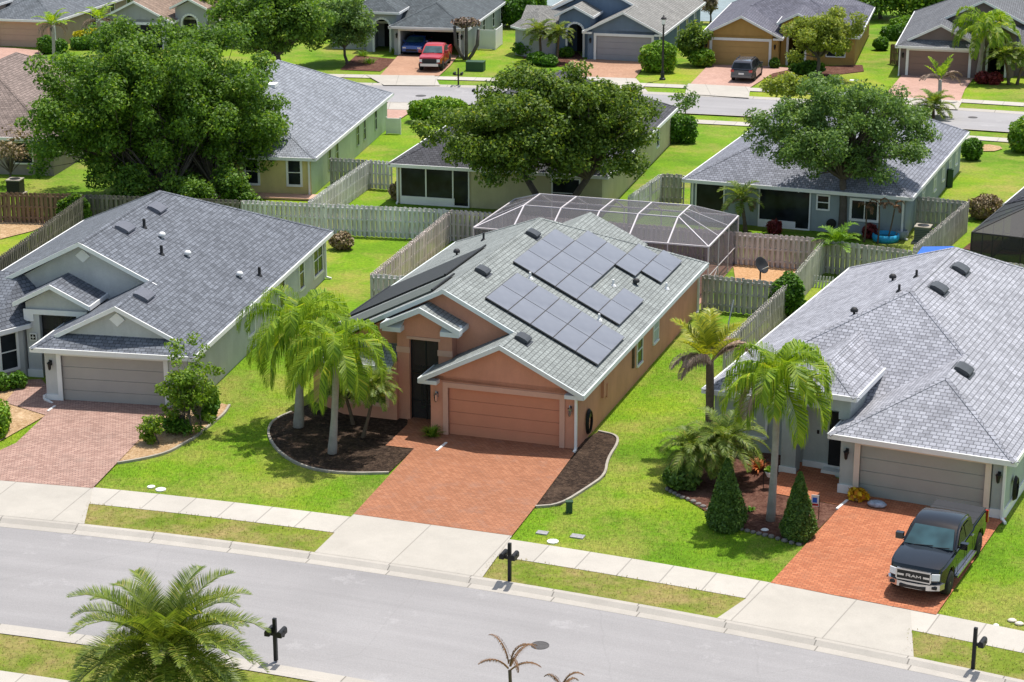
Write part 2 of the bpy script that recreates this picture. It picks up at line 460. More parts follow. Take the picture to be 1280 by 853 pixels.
def raised(name, px, z, m):
    mb = MB(); mb.slab([(p[0], p[1], z) for p in gp(*px)], z + .02)
    return tag(mb.build(name, m), kind='structure')
sheet('brick_driveway', gp((442, 645), (640, 672), (669, 635.5), (718, 569), (706, 554), (541, 538), (548, 505), (511, 520), (509, 533), (482, 559), (517.5, 563)), .075, M['paver_red'])
sheet('brick_driveway', gp((963, 731), (1170, 771), (1248, 659), (1258, 650), (1045, 600), (1030, 570), (985, 580), (975, 592), (962, 618), (1052, 634)), .075, M['paver_orange'])
sheet('brick_driveway', gp((-70, 597), (116, 612.5), (174, 552), (216, 509), (70, 497), (52, 476), (30, 477), (6, 505), (57, 521), (20, 556)), .075, M['paver_pink'])
sheet('mulch_bed', gp((364.4, 516.7), (345, 525), (337.5, 532.6), (334.4, 545), (345.5, 564), (367.6, 580), (396, 589.5), (437, 593.6), (486, 592.7), (517, 563), (482, 559), (512, 530), (500, 515), (400, 500)), .05, M['mulch'])
sheet('mulch_bed', gp((669.3, 635.3), (700, 633), (735, 611), (756.8, 596), (759, 576), (773.5, 554.4), (770, 545.6), (748, 541), (722, 556), (717.4, 569.7)), .05, M['mulch'])
sheet('gravel_bed', gp((146.5, 580.6), (180, 575), (210, 567.5), (230, 556), (245, 547.8), (265, 531), (280, 519.4), (287, 508), (262, 502), (200, 510), (172, 552)), .05, M['rock'])
sheet('gravel_bed', gp((-30, 470), (30, 477), (6, 505), (57, 521), (0, 553), (-60, 553)), .05, M['rock'])
sheet('mulch_bed', gp((832, 612), (862, 628), (905, 655), (960, 671), (1003, 683), (1052, 634), (962, 618), (985, 590), (985, 570), (860, 560)), .05, M['red_mulch'])

# far street
ff, fdf = fitline(((483, 108), (592.6, 109.7), (845, 117.8), (900, 122), (931, 123), (976, 129), (1197, 138), (1280, 143)), 0, 0, 2)
X2 = [-75 + i * 3 for i in range(50)]
fl = lambda d: offs(ff, fdf, X2, d)
ribbon('far_road', fl(-7.0), fl(0), .012, .012, M['asphalt_far'])
ribbon('far_kerb', fl(0), fl(.6), .016, .10, M['kerb'])
ribbon('far_kerb', fl(-7.6), fl(-7.0), .10, .016, M['kerb'])
ribbon('far_sidewalk', fl(3.1), fl(4.6), .06, .06, M['walk'])
ribbon('far_sidewalk', fl(-11.0), fl(-9.6), .06, .06, M['walk'])
def fdrive(brick, concrete, m):
    sheet('brick_driveway', gp(*brick), .075, m)
    sheet('driveway_apron', gp(*concrete), .09, M['apron'])
M['paver_far'] = brick_mat('far_pink_pavers', (.40, .24, .19), (.50, .32, .26), (.34, .22, .18), .21, .105, .010, .9, 'Object', 0, .1, .4, .1)
M['paver_far_brown'] = brick_mat('far_brown_pavers', (.36, .20, .13), (.46, .28, .19), (.30, .18, .12), .21, .105, .010, .9, 'Object', 0, .1, .4, .1)
fdrive(((475, 95.5), (549, 96), (563, 83), (573, 70), (500, 68)), ((457, 95), (543, 96), (550, 108.5), (480, 108)), M['paver_far_brown'])
fdrive(((728, 98), (793, 100), (809, 79), (742, 75), (728, 76), (712, 77)), ((722, 97), (795, 99.5), (810, 116.5), (715, 113)), M['paver_far_brown'])
fdrive(((862, 107), (938, 110.5), (966, 93), (993, 87), (962, 83), (886, 82)), ((860, 106), (938, 110), (936, 124), (856, 119)), M['paver_far'])
fdrive(((1104, 123), (1200, 128), (1206, 113), (1217, 99), (1248, 95), (1248, 91), (1128, 94)), ((1102, 122), (1203, 127.5), (1197, 138.5), (1090, 133)), M['paver_far'])
fdrive(((-20, 78), (40, 82), (58, 65), (-20, 58)), ((-20, 77), (38, 82), (40, 90), (-20, 88)), M['paver_far'])
fdrive(((470, 150), (497, 152), (520, 137), (487, 134)), ((486, 129), (524, 131), (515, 139), (476, 138)), M['paver_far'])
# beds along the far houses
for px in (((425, 88), (475, 90), (498, 75), (445, 70)), ((655, 74), (650, 68), (722, 66), (735, 80), (700, 84)), ((940, 96), (990, 101), (1080, 90), (1078, 82), (1000, 84), (966, 86))):
    sheet('mulch_bed', gp(*px), .05, M['red_mulch'])
sheet('sand_patch', gp((920, 356), (985, 362), (1000, 330), (915, 325)), .05, M['sand'])
sheet('sand_patch', gp((0, 300), (40, 290), (62, 281), (50, 276), (0, 277)), .05, M['rock'])
sheet('mulch_bed', gp((1240, 318), (1300, 320), (1300, 300), (1216, 302), (1203, 312)), .05, M['red_mulch'])
sheet('rock_ring', gp((1212, 186), (1220, 183), (1236, 181.5), (1250, 184), (1253, 187), (1243, 190), (1225, 190), (1214, 188.5)), .06, M['rock'])

M['pond'] = glass_mat('pond_water', (.10, .125, .14), .12, .6)
sheet('pond_water', gp((620, 14), (760, 20), (880, 27), (950, 27), (985, 8), (1000, -70), (500, -70)), .03, M['pond'])
# ------------------------------------------------------------------ houses
def stucco(name, c):
    m = mat(name, c, .9, .11, .6, 18, .35, spec=.15, bdist=.012); nt = m.node_tree; b = nt.nodes['Principled BSDF']
    src = b.inputs['Base Color'].links[0].from_socket
    st = ramp(nt, noise(nt, 1.0, 5, .7, stretch=(1.1, 1.1, .35)), [(.3, (.90,) * 3), (.6, (1.03,) * 3)])
    nt.links.new(mixc(nt, 1.0, src, st, 'MULTIPLY'), b.inputs['Base Color']); return m
M['l_wall'] = stucco('grey_stucco', (.52, .525, .515)); M['l_roof'] = shingle('slate_shingle', (.155, .168, .195), .24)
M['c_wall'] = stucco('terracotta_stucco', (.60, .29, .195)); M['c_roof'] = shingle('sage_grey_shingle', (.27, .292, .285), .14, ((.215, .23, .225), .35))
M['r_wall'] = stucco('sage_stucco', (.40, .44, .42)); M['r_roof'] = shingle('silver_shingle', (.345, .35, .39), .2)
M['c_trim'] = mat('pink_trim', (.60, .36, .27), .6, .06); M['r_trim'] = mat('cream_trim', (.72, .62, .52), .6, .06)
M['c_fascia'] = mat('pale_grey_fascia', (.62, .66, .66), .55, .07)
M['l_door'] = mat('taupe_garage_door', (.40, .375, .35), .55, .05); M['c_door'] = mat('terracotta_garage_door', (.56, .235, .14), .55, .05)
M['r_door'] = mat('sage_garage_door', (.36, .38, .345), .55, .06)

M['vent_grey'] = mat('slate_vent_metal', (.13, .135, .16), .5, .1); M['vent_black'] = mat('charcoal_vent_metal', (.055, .06, .068), .5, .1)
class House:
    def __init__(s, name, label, o, yaw, mir=False, group=None, cat='house'):
        s.root = thing(name, label, cat, (o[0], o[1], 0), R_(yaw), group); s.mir = mir
    def p(s, mb, name, m, parent=None, smooth=False):
        if name in ('base_band', 'eave_return'):      # every box a part of its own
            for i in range(0, len(mb.f), 6):
                o = MB(); o.v = mb.v[i * 4:(i + 6) * 4]; o.f = [tuple(k - i * 4 for k in f) for f in mb.f[i:i + 6]]; o = o.build(name, m, parent or s.root, smooth, s.mir)
            return o
        return mb.build(name, m, parent or s.root, smooth, s.mir)

def ridge_caps(h, segs, m):
    mb = MB()
    for a, b in segs:
        a = Vector(a); b = Vector(b); d = b - a; n = Vector((d.y, -d.x, 0)).normalized() * .15
        k = Vector((0, 0, -.15 * (.5 if abs(d.z) < .05 else .354))); u = Vector((0, 0, .03))
        for sg in (1, -1):
            q = [a + u, b + u, b + u + n * sg + k, a + u + n * sg + k]
            mb.slab(q if sg < 0 else q[::-1], .03)
    h.p(mb, 'ridge_cap', m)

def fascia(h, edges, m, name='fascia', ht=.2):
    mb = MB()
    for a, b in edges: mb.bar(a, b, .07, ht, .02, 0)
    h.p(mb, name, m)

def roof(h, faces, m, name='roof', t=.11):
    mb = MB()
    for f in faces: mb.slab(f, t)
    return h.p(mb, name, m)

def wall_window(h, base, tan, nor, w, ht, frame=None, pane=None, fw=.09, mull=1, vm=0, name='window', deep=.05):
    """window set on a wall: base = middle of its sill, tan along the wall, nor outwards"""
    frame = frame or M['white']; pane = pane or M['glass']
    b = Vector(base); t = Vector(tan).normalized(); n = Vector(nor).normalized(); z = Vector((0, 0, 1))
    mb = MB()
    def q(x0, x1, z0, z1, d0, d1): mb.obox(b + t * x0 + z * z0 + n * d0, t * (x1 - x0), n * (d1 - d0), z * (z1 - z0))
    q(-w / 2 - fw, -w / 2, -fw, ht + fw, -.02, deep); q(w / 2, w / 2 + fw, -fw, ht + fw, -.02, deep)
    q(-w / 2, w / 2, ht, ht + fw, -.02, deep); q(-w / 2 - .03, w / 2 + .03, -fw, 0, -.02, deep + .04)
    for i in range(mull): q(-w / 2, w / 2, ht * (i + 1) / (mull + 1) - .025, ht * (i + 1) / (mull + 1) + .025, -.01, deep - .01)
    for i in range(vm): x = -w / 2 + w * (i + 1) / (vm + 1); q(x - .025, x + .025, 0, ht, -.01, deep - .012)
    f = h.p(mb, name, frame)
    pb = MB(); pb.obox(b - t * w / 2 + n * .004, t * w, n * .01, z * ht)
    h.p(pb, 'pane', pane, f); return f

def garage_door(h, d0, d1, v, top, m, trim, rows=4, tw=.22, panels=True):
    mb = MB(); n = rows
    hh = top / n
    for i in range(n): mb.box(d0, d1, v + .10, v + .15, i * hh + .012, (i + 1) * hh - .012)
    mb.box(d0, d1, v + .13, v + .17, 0, top)
    h.p(mb, 'garage_door', m)
    tb = MB()
    tb.box(d0 - tw, d0, v - .05, v + .02, 0, top + tw); tb.box(d1, d1 + tw, v - .05, v + .02, 0, top + tw)
    tb.box(d0, d1, v - .05, v + .02, top, top + tw)
    h.p(tb, 'garage_trim', trim)

def turtle_vent(h, x, y, z, m, s=.5, w=.62, L=.56):
    """low box vent lying on the roof slope that falls towards +u (s = fall)"""
    mb = MB(); e = Vector((1, 0, -s)).normalized(); v = Vector((0, 1, 0)); n = v.cross(e)
    if n.z < 0: n = -n
    c = Vector((x, y, z)); a = c - e * L / 2 - v * w / 2
    mb.obox(a - e * .08 - v * .06 + n * .004, e * (L + .2), v * (w + .12), n * .02)
    prof = [(0, .02), (0, .13), (.25, .19), (.75, .2), (1.0, .17), (1.04, .10), (.93, .10), (.9, .02)]
    A = [a + e * L * t + n * q for t, q in prof]; B = [p + v * w for p in A]
    mb.poly(A); mb.poly(B[::-1])
    for i in range(len(A)):
        j = (i + 1) % len(A); mb.poly([A[i], B[i], B[j], A[j]])
    h.p(mb, 'roof_vent', m)
def pipe_vent(h, x, y, z, m, r=.055, ht=.36, cap=False):
    mb = MB()
    if cap:
        mb.lathe([(.05, -.1), (.05, .1), (.16, .12), (.17, .2), (.1, .29), (.02, .31)], 12, (x, y, z)); h.p(mb, 'gooseneck_vent', m, smooth=True)
    else:
        mb.lathe([(.15, -.04), (.10, .05), (r, .08), (r, ht), (r * .8, ht + .01)], 10, (x, y, z)); h.p(mb, 'vent_pipe', m)
def lantern(h, x, y, z, ny=-1, m=None):
    mb = MB(); m = m or M['black']
    mb.box(x - .06, x + .06, y - .03, y, z + .05, z + .28); mb.tube([(x, y, z + .25), (x, y - .14, z + .33), (x, y - .17, z + .26)], .018, 6)
    mb.lathe([(.03, .26), (.11, .2), (.11, .18), (.09, .16), (.06, -.08), (.02, -.13)], 8, (x, y - .17, z))
    h.p(mb, 'wall_lantern', m)
def downspout(h, x, y, top, m, kick=(0, -.25)):
    mb = MB(); mb.box(x - .05, x + .05, y - .05, y + .05, .12, top)
    mb.bar((x, y, .16), (x + kick[0], y + kick[1], .1), .1, .09)
    h.p(mb, 'downspout', m)
def sl(u, e=.4, ze=2.5, s=.5): return ze + s * (e - u)

def hip_house_roof(e, l, v0, v1, ze=2.5, s=.5, m=None, h=None, fm=None):
    """plain hipped roof over the rectangle u l..e, v v0..v1"""
    w = (e - l) / 2; ur = (e + l) / 2; zr = ze + s * w
    A, B, C, D = (l, v0, ze), (e, v0, ze), (e, v1, ze), (l, v1, ze)
    P, Q = (ur, v0 + w, zr), (ur, v1 - w, zr)
    roof(h, [[B, C, Q, P], [A, P, Q, D], [A, B, P], [D, Q, C]], m)
    ridge_caps(h, [(A, P), (B, P), (P, Q), (Q, C), (Q, D)], m)
    fascia(h, [(A, B), (B, C), (C, D), (D, A)], fm or M['white'])
    return ur, zr

def street_house(h, e=.4, l=-12.9, gl=-6.66, gf=-.4, vm=1.5, vb=21.3, ze=2.5, s=.5, garage='gable', main='gable', vfe=2.6, rm=None, fm=None, wm=None, dutch=.9, foot=None, wing=None):
    """common tract-house roof: a main roof front to back, a garage roof in front sharing its right slope"""
    w = (e - l) / 2; ur = (e + l) / 2; zr = ze + s * w
    ug = (e + gl) / 2; wg = (e - gl) / 2; zg = ze + s * wg
    E0, E1 = (e, gf, ze), (e, vb, ze); Rb = (ur, vb - w, zr)
    caps = [(Rb, E1), (Rb, (l, vb, ze))]; fas = [(E0, E1), (E1, (l, vb, ze))]; faces = []; gw = MB()
    if garage == 'gable': front = [(ug, gf, zg), E0]; caps.append(((ug, gf + .02, zg), (ug, vm, zg)))
    elif garage == 'hip': front = [(ug, gf + wg, zg), E0]
    else: front = [(ug, gf + dutch - .25, zg), (e - dutch, gf + dutch - .25, ze + s * dutch), (e - dutch, gf + dutch, ze + s * dutch), E0]
    if main == 'gable':
        right = [E1, Rb, (ur, vm, zr), (ug, vm, zg)]
        caps.append(((ur, vm, zr), Rb)); vg = vm + .42
        fas += [((ur, vm, zr), (ug + (.35 if garage else 0), vm, zg - .17)), ((l, vm, ze), (ur, vm, zr)), ((l, vm, ze), (l, vb, ze))]
        faces.append([(l, vm, ze), (ur, vm, zr), Rb, (l, vb, ze)])
        gw.vprism([(l + .45, ze - .2), (e - .45, ze - .2), (ur, zr - .17)], vg, vg + .2)
    else:
        vr = vfe + w; vj = vfe + (ug - gl) if False else vr - (ug - ur)
        right = [E1, Rb, (ur, vr, zr), (ug, vj, zg)]; vg = None
        caps += [((ur, vr, zr), Rb), ((l, vfe, ze), (ur, vr, zr)), ((ur, vr, zr), (ug, vj, zg))]
        faces.append([(l, vfe, ze), (ur, vr, zr), Rb, (l, vb, ze)])
        faces.append([(l, vfe, ze), (gl, vfe, ze), (ug, vj, zg), (ur, vr, zr)])
        fas += [((l, vfe, ze), (gl, vfe, ze)), ((l, vfe, ze), (l, vb, ze))]
    faces.append(right + front)
    faces.append([(l, vb, ze), Rb, E1])
    back = vg if main == 'gable' else vfe
    gm = vg if main == 'gable' else vj
    if garage == 'gable':
        faces.append([(gl, gf, ze), (ug, gf, zg), (ug, gm, zg), (gl, back, ze)])
        fas += [((gl, gf, ze), (ug, gf, zg)), ((ug, gf, zg), E0), ((gl, gf, ze), (gl, back, ze))]
        gw.vprism([(gl + .42, ze - .1), (e - .42, ze - .1), (e - .42, ze + .04), (ug, zg - .16), (gl + .42, ze + .04)], gf + .4, gf + .6)
        # short eave returns under the gable
        rt = MB()
        for a, b in ((gl, gl + .8), (e - .8, e)): rt.box(a, b, gf + .01, gf + .39, ze - .2, ze - .04)
        h.p(rt, 'eave_return', fm)
    elif garage == 'hip':
        faces.append([(gl, gf, ze), (ug, gf + wg, zg), (ug, gm, zg), (gl, back, ze)])
        faces.append([(gl, gf, ze), E0, (ug, gf + wg, zg)])
        caps += [((gl, gf, ze), (ug, gf + wg, zg)), (E0, (ug, gf + wg, zg)), ((ug, gf + wg, zg), (ug, gm, zg))]
        fas += [((gl, gf, ze), E0), ((gl, gf, ze), (gl, back, ze))]
    else:
        d = dutch; zd = ze + s * d; fv = gf + d
        faces.append([(gl, gf, ze), (gl + d, fv, zd), (gl + d, fv - .25, zd), (ug, fv - .25, zg), (ug, gm, zg), (gl, back, ze)])
        faces.append([(gl, gf, ze), E0, (e - d, fv, zd), (gl + d, fv, zd)])
        caps += [((gl, gf, ze), (gl + d, fv, zd)), (E0, (e - d, fv, zd)), ((ug, fv - .2, zg), (ug, gm, zg))]
        fas += [((gl, gf, ze), E0), ((gl, gf, ze), (gl, back, ze)), ((gl + d - .1, fv - .25, zd - .05), (ug, fv - .25, zg)), ((ug, fv - .25, zg), (e - d + .1, fv - .25, zd - .05))]
        gw.vprism([(gl + d, zd - .1), (e - d, zd - .1), (ug, zg - .14)], fv - .02, fv + .15)
    roof(h, faces, rm); ridge_caps(h, caps, rm); fascia(h, fas, fm)
    h.p(gw, 'gable_wall', wm)
    return dict(ur=ur, zr=zr, ug=ug, zg=zg, vg=vg, w=w)

# ---- middle house -------------------------------------------------
oC = g(720, 563.7)
h = House('terracotta_house', 'terracotta stucco house with solar panels on its sage grey roof', oC, -18.5)
rm, fm, wm = M['c_roof'], M['c_fascia'], M['c_wall']
street_house(h, rm=rm, fm=fm, wm=wm, vm=1.5, vb=21.3)
wl = MB()
wl.prism([(-.48, 0), (0, 0), (0, 20.9), (-12.5, 20.9), (-12.5, 2.15), (-10.64, 1.05), (-8.2, 1.05), (-8.2, 3.4), (-6.27, 3.4), (-6.27, 0), (-5.72, 0), (-5.72, .2), (-.48, .2)], 0, 2.6)
wl.box(-5.72, -.48, 0, .2, 2.13, 2.6)
wl.box(-8.24, -7.7, 1.3, 2.6, 0, 4.2); wl.box(-6.4, -5.8, 1.3, 2.6, 0, 4.2); wl.box(-7.7, -6.4, 1.3, 2.6, 3.62, 4.2)
wl.vprism([(-8.24, 4.2), (-5.8, 4.2), (-6.0, 4.55), (-7.02, 5.02), (-8.04, 4.55)], 1.3, 2.5)
h.p(wl, 'wall', wm)
dk = MB(); dk.box(-8.15, -6.3, 3.25, 3.38, .02, 3.5); dk.box(-7.72, -6.38, 2.62, 3.3, 3.45, 3.6); h.p(dk, 'entry_recess', M['dark_void'])
sd = MB(); sd.poly([(-7.7, 1.5, .1), (-6.4, 1.5, .1), (-6.4, 1.5, 3.62), (-7.7, 1.5, 3.62)]); h.p(sd, 'entry_screen', M['screen_dark'])
sf = MB()
for a in (-7.7, -7.05, -6.45): sf.box(a, a + .05, 1.47, 1.52, 0, 3.62)
for z in (0, .85, 2.1, 3.57): sf.box(-7.65, -6.45, 1.475, 1.515, z, z + .05)
h.p(sf, 'screen_frame', M['black'])
# broken pediment over the entry
pd = MB()
for sgn in (-1, 1):
    pd.slab([(-7.02, .78, 5.14), (-7.02 + sgn * 1.72, .78, 4.32), (-7.02 + sgn * 1.72, 1.95, 4.32), (-7.02, 1.95, 5.14)], .1)
h.p(pd, 'pediment_roof', rm)
pf = MB(); pf.bar((-8.78, .8, 4.30), (-7.02, .8, 5.14), .09, .24, .03); pf.bar((-7.02, .8, 5.14), (-5.26, .8, 4.30), .09, .24, .03)
for a in (-8.72, -6.15): pf.box(a, a + .82, .84, 1.29, 4.0, 4.2); pf.slab([(a, .86, 4.2), (a + .82, .86, 4.2), (a + .82, 1.29, 4.42), (a, 1.29, 4.42)], .05)
pf.bar((-8.74, 1.95, 4.3), (-8.74, .8, 4.3), .07, .2, .03); pf.bar((-5.3, .8, 4.3), (-5.3, 1.95, 4.3), .07, .2, .03)
h.p(pf, 'pediment_fascia', fm)
bd = MB(); bd.box(-8.27, -7.67, 1.27, 1.32, 3.0, 3.25); bd.box(-6.43, -5.77, 1.27, 1.32, 3.0, 3.25); bd.box(-7.8, -6.3, 1.26, 1.31, 3.62, 3.74); h.p(bd, 'entry_band', M['c_trim'])
wr = MB(); wr.slab([(-11.0, .62, 2.5), (-8.26, .62, 2.5), (-8.26, 1.93, 3.15), (-11.7, 1.93, 3.15)], .1); wr.slab([(-11.0, .62, 2.5), (-11.7, 1.93, 3.15), (-12.95, 1.93, 2.5)], .1); h.p(wr, 'wing_roof', rm)
fascia(h, [((-11.0, .62, 2.5), (-8.26, .62, 2.5)), ((-12.95, 1.93, 2.5), (-11.0, .62, 2.5))], fm, 'wing_fascia')
garage_door(h, -5.5, -.7, 0, 2.13, M['c_door'], M['c_trim'])
for uc in (-9.05, -10.15): wall_window(h, (uc, 1.05, .75), (1, 0, 0), (0, -1, 0), .72, 1.25, M['c_trim'], fw=.16)
wall_window(h, (-11.55, 1.58, .75), (1.86, -1.1, 0), (-1.1, -1.86, 0), .8, 1.25, M['c_trim'], fw=.16)
wall_window(h, (0, 9.75, .75), (0, 1, 0), (1, 0, 0), .85, 1.3, M['white'], fw=.07)
wall_window(h, (0, 12.6, .95), (0, 1, 0), (1, 0, 0), .85, 1.15, M['white'], M['blind'], fw=.07)
eb = MB(); eb.box(0, .12, 3.6, 4.0, 1.1, 1.9); eb.box(0, .08, 4.3, 4.42, .9, 1.5); h.p(eb, 'electric_box', M['c_wall'])
mt = MB(); mt.box(0, .1, 8.5, 8.65, .9, 1.9); h.p(mt, 'meter_conduit', M['brown_bark'])
for x in (-5.98, -.24): lantern(h, x, 0, 1.62, m=M['chrome'])
downspout(h, .02, -.12, 2.5, M['white']); downspout(h, .06, 20.8, 2.5, M['white'])
# photovoltaic and pool-heating panels
m, nt, b = new_mat('solar_glass')
b.inputs['Base Color'].default_value = (.085, .088, .125, 1); b.inputs['Roughness'].default_value = .33; b.inputs['Specular IOR Level'].default_value = .6
nt.links.new(ramp(nt, noise(nt, .5, 3), [(.35, (.15, .157, .185)), (.7, (.215, .225, .258))]), b.inputs['Base Color'])  # sky reflection on the panels painted into this pale grey-blue base colour
M['solar'] = m
du, dv = .985, 2.07
cells = [(-4.91 + i * du, 2.8 + j * dv) for i in range(5) for j in range(2)]
U0 = -5.40
for band, (a, b_) in enumerate([(0, 3), (0, 4), (0, 4), (0, 1), (0, 2)]):
    for j in range(a, b_): cells.append((U0 + band * du, 7.85 + j * dv))
cells += [(U0 + 3 * du, 14.06 + j * dv) for j in range(2)] + [(U0 + 4 * du, 15.08 + j * dv) for j in range(2)]
nrm = Vector((.5, 0, 1)).normalized(); ee = Vector((1, 0, -.5))
pv0 = None; M['pv_frame'] = mat('grey_panel_frame', (.11, .105, .105), .45, .1)
for u, v in cells:
    c = Vector((u + .02, v + .03, sl(u + .02))) + nrm * .09
    if pv0 is None:
        pv0 = MB().obox((0, 0, 0), ee * (du - .016), (0, dv - .022, 0), nrm * .045).build('solar_panel', M['pv_frame'], h.root)
        gl = MB().obox(ee * .015 + Vector((0, .015, 0)) + nrm * .047, ee * (du - .046), (0, dv - .052, 0), nrm * .004).build('solar_glass', M['solar'], pv0)
        o = pv0
    else: o = copy_tree(pv0, h.root)
    o.location = c
rk = MB()
for (u, v0, v1) in [(-4.85, 2.85, 6.85), (-.05, 2.85, 6.85), (-5.3, 7.9, 14.0), (-.6, 7.9, 11.9), (-.6, 15.1, 19.2), (-2.55, 7.9, 16.0)]:
    rk.bar((u, v0, sl(u) + .12), (u, v1, sl(u) + .12), .05, .13)
h.p(rk, 'panel_rail', M['black'])
lz = lambda u: 2.5 + .5 * (u + 12.9)
lp = [((-12.4, 2.2), (-7.0, 2.2), (-7.0, 4.9), (-12.4, 4.9), 'dull'), ((-12.7, 6.2), (-7.9, 6.2), (-7.9, 11.6), (-12.7, 11.6), 'mat')]
M['heater'] = mat('black_pool_heater', (.028, .028, .03), .55, .1, 3, 40, .2); M['heater_grey'] = mat('weathered_heater', (.085, .095, .085), .5, .1, 3, 40, .2)
for a, b_, c, d, k in lp:
    q = [(p[0], p[1], lz(p[0]) + .1) for p in (a, b_, c, d)]
    hp = h.p(MB().slab(q, .06), 'pool_heating_panel', M['heater_grey'] if k == 'dull' else M['heater'])
    hd = MB(); hd.tube([q[0], q[3]], .05, 8); hd.tube([q[1], q[2]], .05, 8); h.p(hd, 'header_pipe', M['black'], hp)
for u, v in ((-5.83, 12.2), (-5.87, 5.3), (-2.73, 1.3)): turtle_vent(h, u, v, sl(u), M['vent_black'])
for u, v, k in ((-4.4, 7.48, 0), (-1.22, 7.42, 0), (-1.85, 11.9, 0), (-.15, 15.1, 0), (-1.2, 13.5, 1)): pipe_vent(h, u, v, sl(u), M['pvc'] if k else M['white'], cap=bool(k), ht=.28)
for u, v, k in ((-9.4, 15.6, 0), (-10.2, 14.0, 1)): pipe_vent(h, u, v, lz(u), M['pvc'], cap=bool(k))
# covered patio at the back
lr = MB(); lr.slab([(-6.5, 17.5, 3.95), (-6.5, 24.0, 3.95), (-3.4, 24.0, 2.5), (-3.4, 17.5, 2.5)]); lr.slab([(-6.5, 17.5, 3.95), (-9.6, 17.5, 2.5), (-9.6, 24.0, 2.5), (-6.5, 24.0, 3.95)]); h.p(lr, 'patio_roof', rm)
lw = MB(); lw.vprism([(-9.4, 2.2), (-3.6, 2.2), (-3.6, 2.5), (-6.5, 3.8), (-9.4, 2.5)], 23.5, 23.65); lw.box(-9.4, -9.15, 23.4, 23.65, 0, 2.3); lw.box(-3.85, -3.6, 23.4, 23.65, 0, 2.3); h.p(lw, 'patio_gable', wm)

# ---- left house ---------------------------------------------------
oL = g(238, 512.5)
h = House('grey_house', 'grey stucco house with dark slate roof and white triple gables', oL, -10.5)
rm, fm, wm = M['l_roof'], M['white'], M['l_wall']
street_house(h, l=-13.4, gl=-6.95, gf=-.4, vm=4.5, vb=21.9, garage='dutch', dutch=.95, rm=rm, fm=fm, wm=wm)
wl = MB()
wl.prism([(-.9, 0), (0, 0), (0, 21.5), (-13, 21.5), (-13, 1.6), (-9.6, 1.6), (-8.75, 2.9), (-8.75, 6.5), (-6.5, 6.5), (-6.5, 0), (-5.95, 0), (-5.95, .2), (-.9, .2)], 0, 2.6)
wl.box(-5.95, -.9, 0, .2, 2.13, 2.6)
wl.box(-8.65, -8.0, 3.1, 3.75, 0, 3.0); wl.box(-6.25, -5.75, 3.1, 3.75, 2.3, 3.0)
wl.vprism([(-8.65, 3.0), (-5.75, 3.0), (-5.75, 3.45), (-7.25, 4.2), (-8.65, 3.45)], 3.2, 3.5)
wl.box(-8.65, -8.3, 3.75, 5.1, 2.6, 3.5); wl.box(-6.05, -5.75, 3.5, 5.1, 2.3, 3.5)
h.p(wl, 'wall', wm)
bb = MB(); bb.box(-6.53, -5.93, -.06, .02, 0, .32); bb.box(-6.56, -6.48, -.06, .5, 0, .32); bb.box(-8.7, -7.97, 3.04, 3.1, 0, .35); bb.box(-13, -9.6, 1.54, 1.6, 0, .3); h.p(bb, 'base_band', M['white'])
dk = MB(); dk.box(-8.7, -6.55, 6.35, 6.48, .02, 3.3); dk.box(-8.3, -6.0, 4.9, 5.0, 2.6, 3.4); h.p(dk, 'entry_recess', M['dark_void'])
sd = MB(); sd.poly([(-8.0, 3.4, .1), (-6.25, 3.4, .1), (-6.25, 3.4, 3.0), (-8.0, 3.4, 3.0)]); h.p(sd, 'entry_screen', M['screen_dark'])
sf = MB()
for a in (-8.0, -7.1, -6.3): sf.box(a, a + .05, 3.37, 3.42, 0, 3.0)
for z in (.9, 2.1): sf.box(-7.95, -6.3, 3.375, 3.415, z, z + .05)
h.p(sf, 'screen_frame', M['black'])
et = MB(); et.box(-8.7, -5.7, 3.03, 3.1, 2.95, 3.18); et.box(-8.7, -8.25, 3.04, 3.1, 2.62, 2.95); et.box(-6.2, -5.7, 3.04, 3.1, 2.62, 2.95); h.p(et, 'entry_trim', M['white'])
pz = lambda u: 4.42 - .5 * abs(u + 7.25)
roof(h, [[(-7.25, 2.75, 4.42), (-5.45, 2.75, 3.52), (-5.45, 4.92, 3.52), (-7.25, 4.92, 4.42)], [(-9.05, 2.75, 3.52), (-7.25, 2.75, 4.42), (-7.25, 4.92, 4.42), (-9.05, 4.92, 3.52)]], rm, 'portico_roof')
fascia(h, [((-9.05, 2.75, 3.52), (-7.25, 2.75, 4.42)), ((-7.25, 2.75, 4.42), (-5.45, 2.75, 3.52)), ((-5.45, 2.75, 3.52), (-5.45, 4.92, 3.52))], fm, 'portico_fascia')
# front-left wing with a canted bay
roof(h, [[(-13.4, 1.2, 2.5), (-9.5, 1.2, 2.5), (-9.5, 4.9, 4.35), (-13.4, 4.9, 4.35)], [(-9.5, 1.2, 2.5), (-8.4, 2.95, 2.5), (-8.4, 4.9, 3.2), (-9.5, 4.9, 4.35)]], rm, 'wing_roof')
fascia(h, [((-13.4, 1.2, 2.5), (-9.5, 1.2, 2.5)), ((-9.5, 1.2, 2.5), (-8.4, 2.95, 2.5)), ((-8.4, 2.95, 2.5), (-8.4, 4.6, 2.5))], fm, 'wing_fascia')
wall_window(h, (-9.18, 2.25, .6), (.85, 1.3, 0), (1.3, -.85, 0), .8, 1.6, fw=.12)
for c, gz, vv in ((-6.5, 5.55, 4.92), (-3.28, 4.02, .53)):
    dm = MB(); dm.vprism([(c, gz - .62), (c + .35, gz - .3), (c, gz + .0), (c - .35, gz - .3)], vv - .06, vv + .02); h.p(dm, 'gable_vent', M['white'])
garage_door(h, -5.75, -1.1, 0, 2.13, M['l_door'], M['white'], tw=.2)
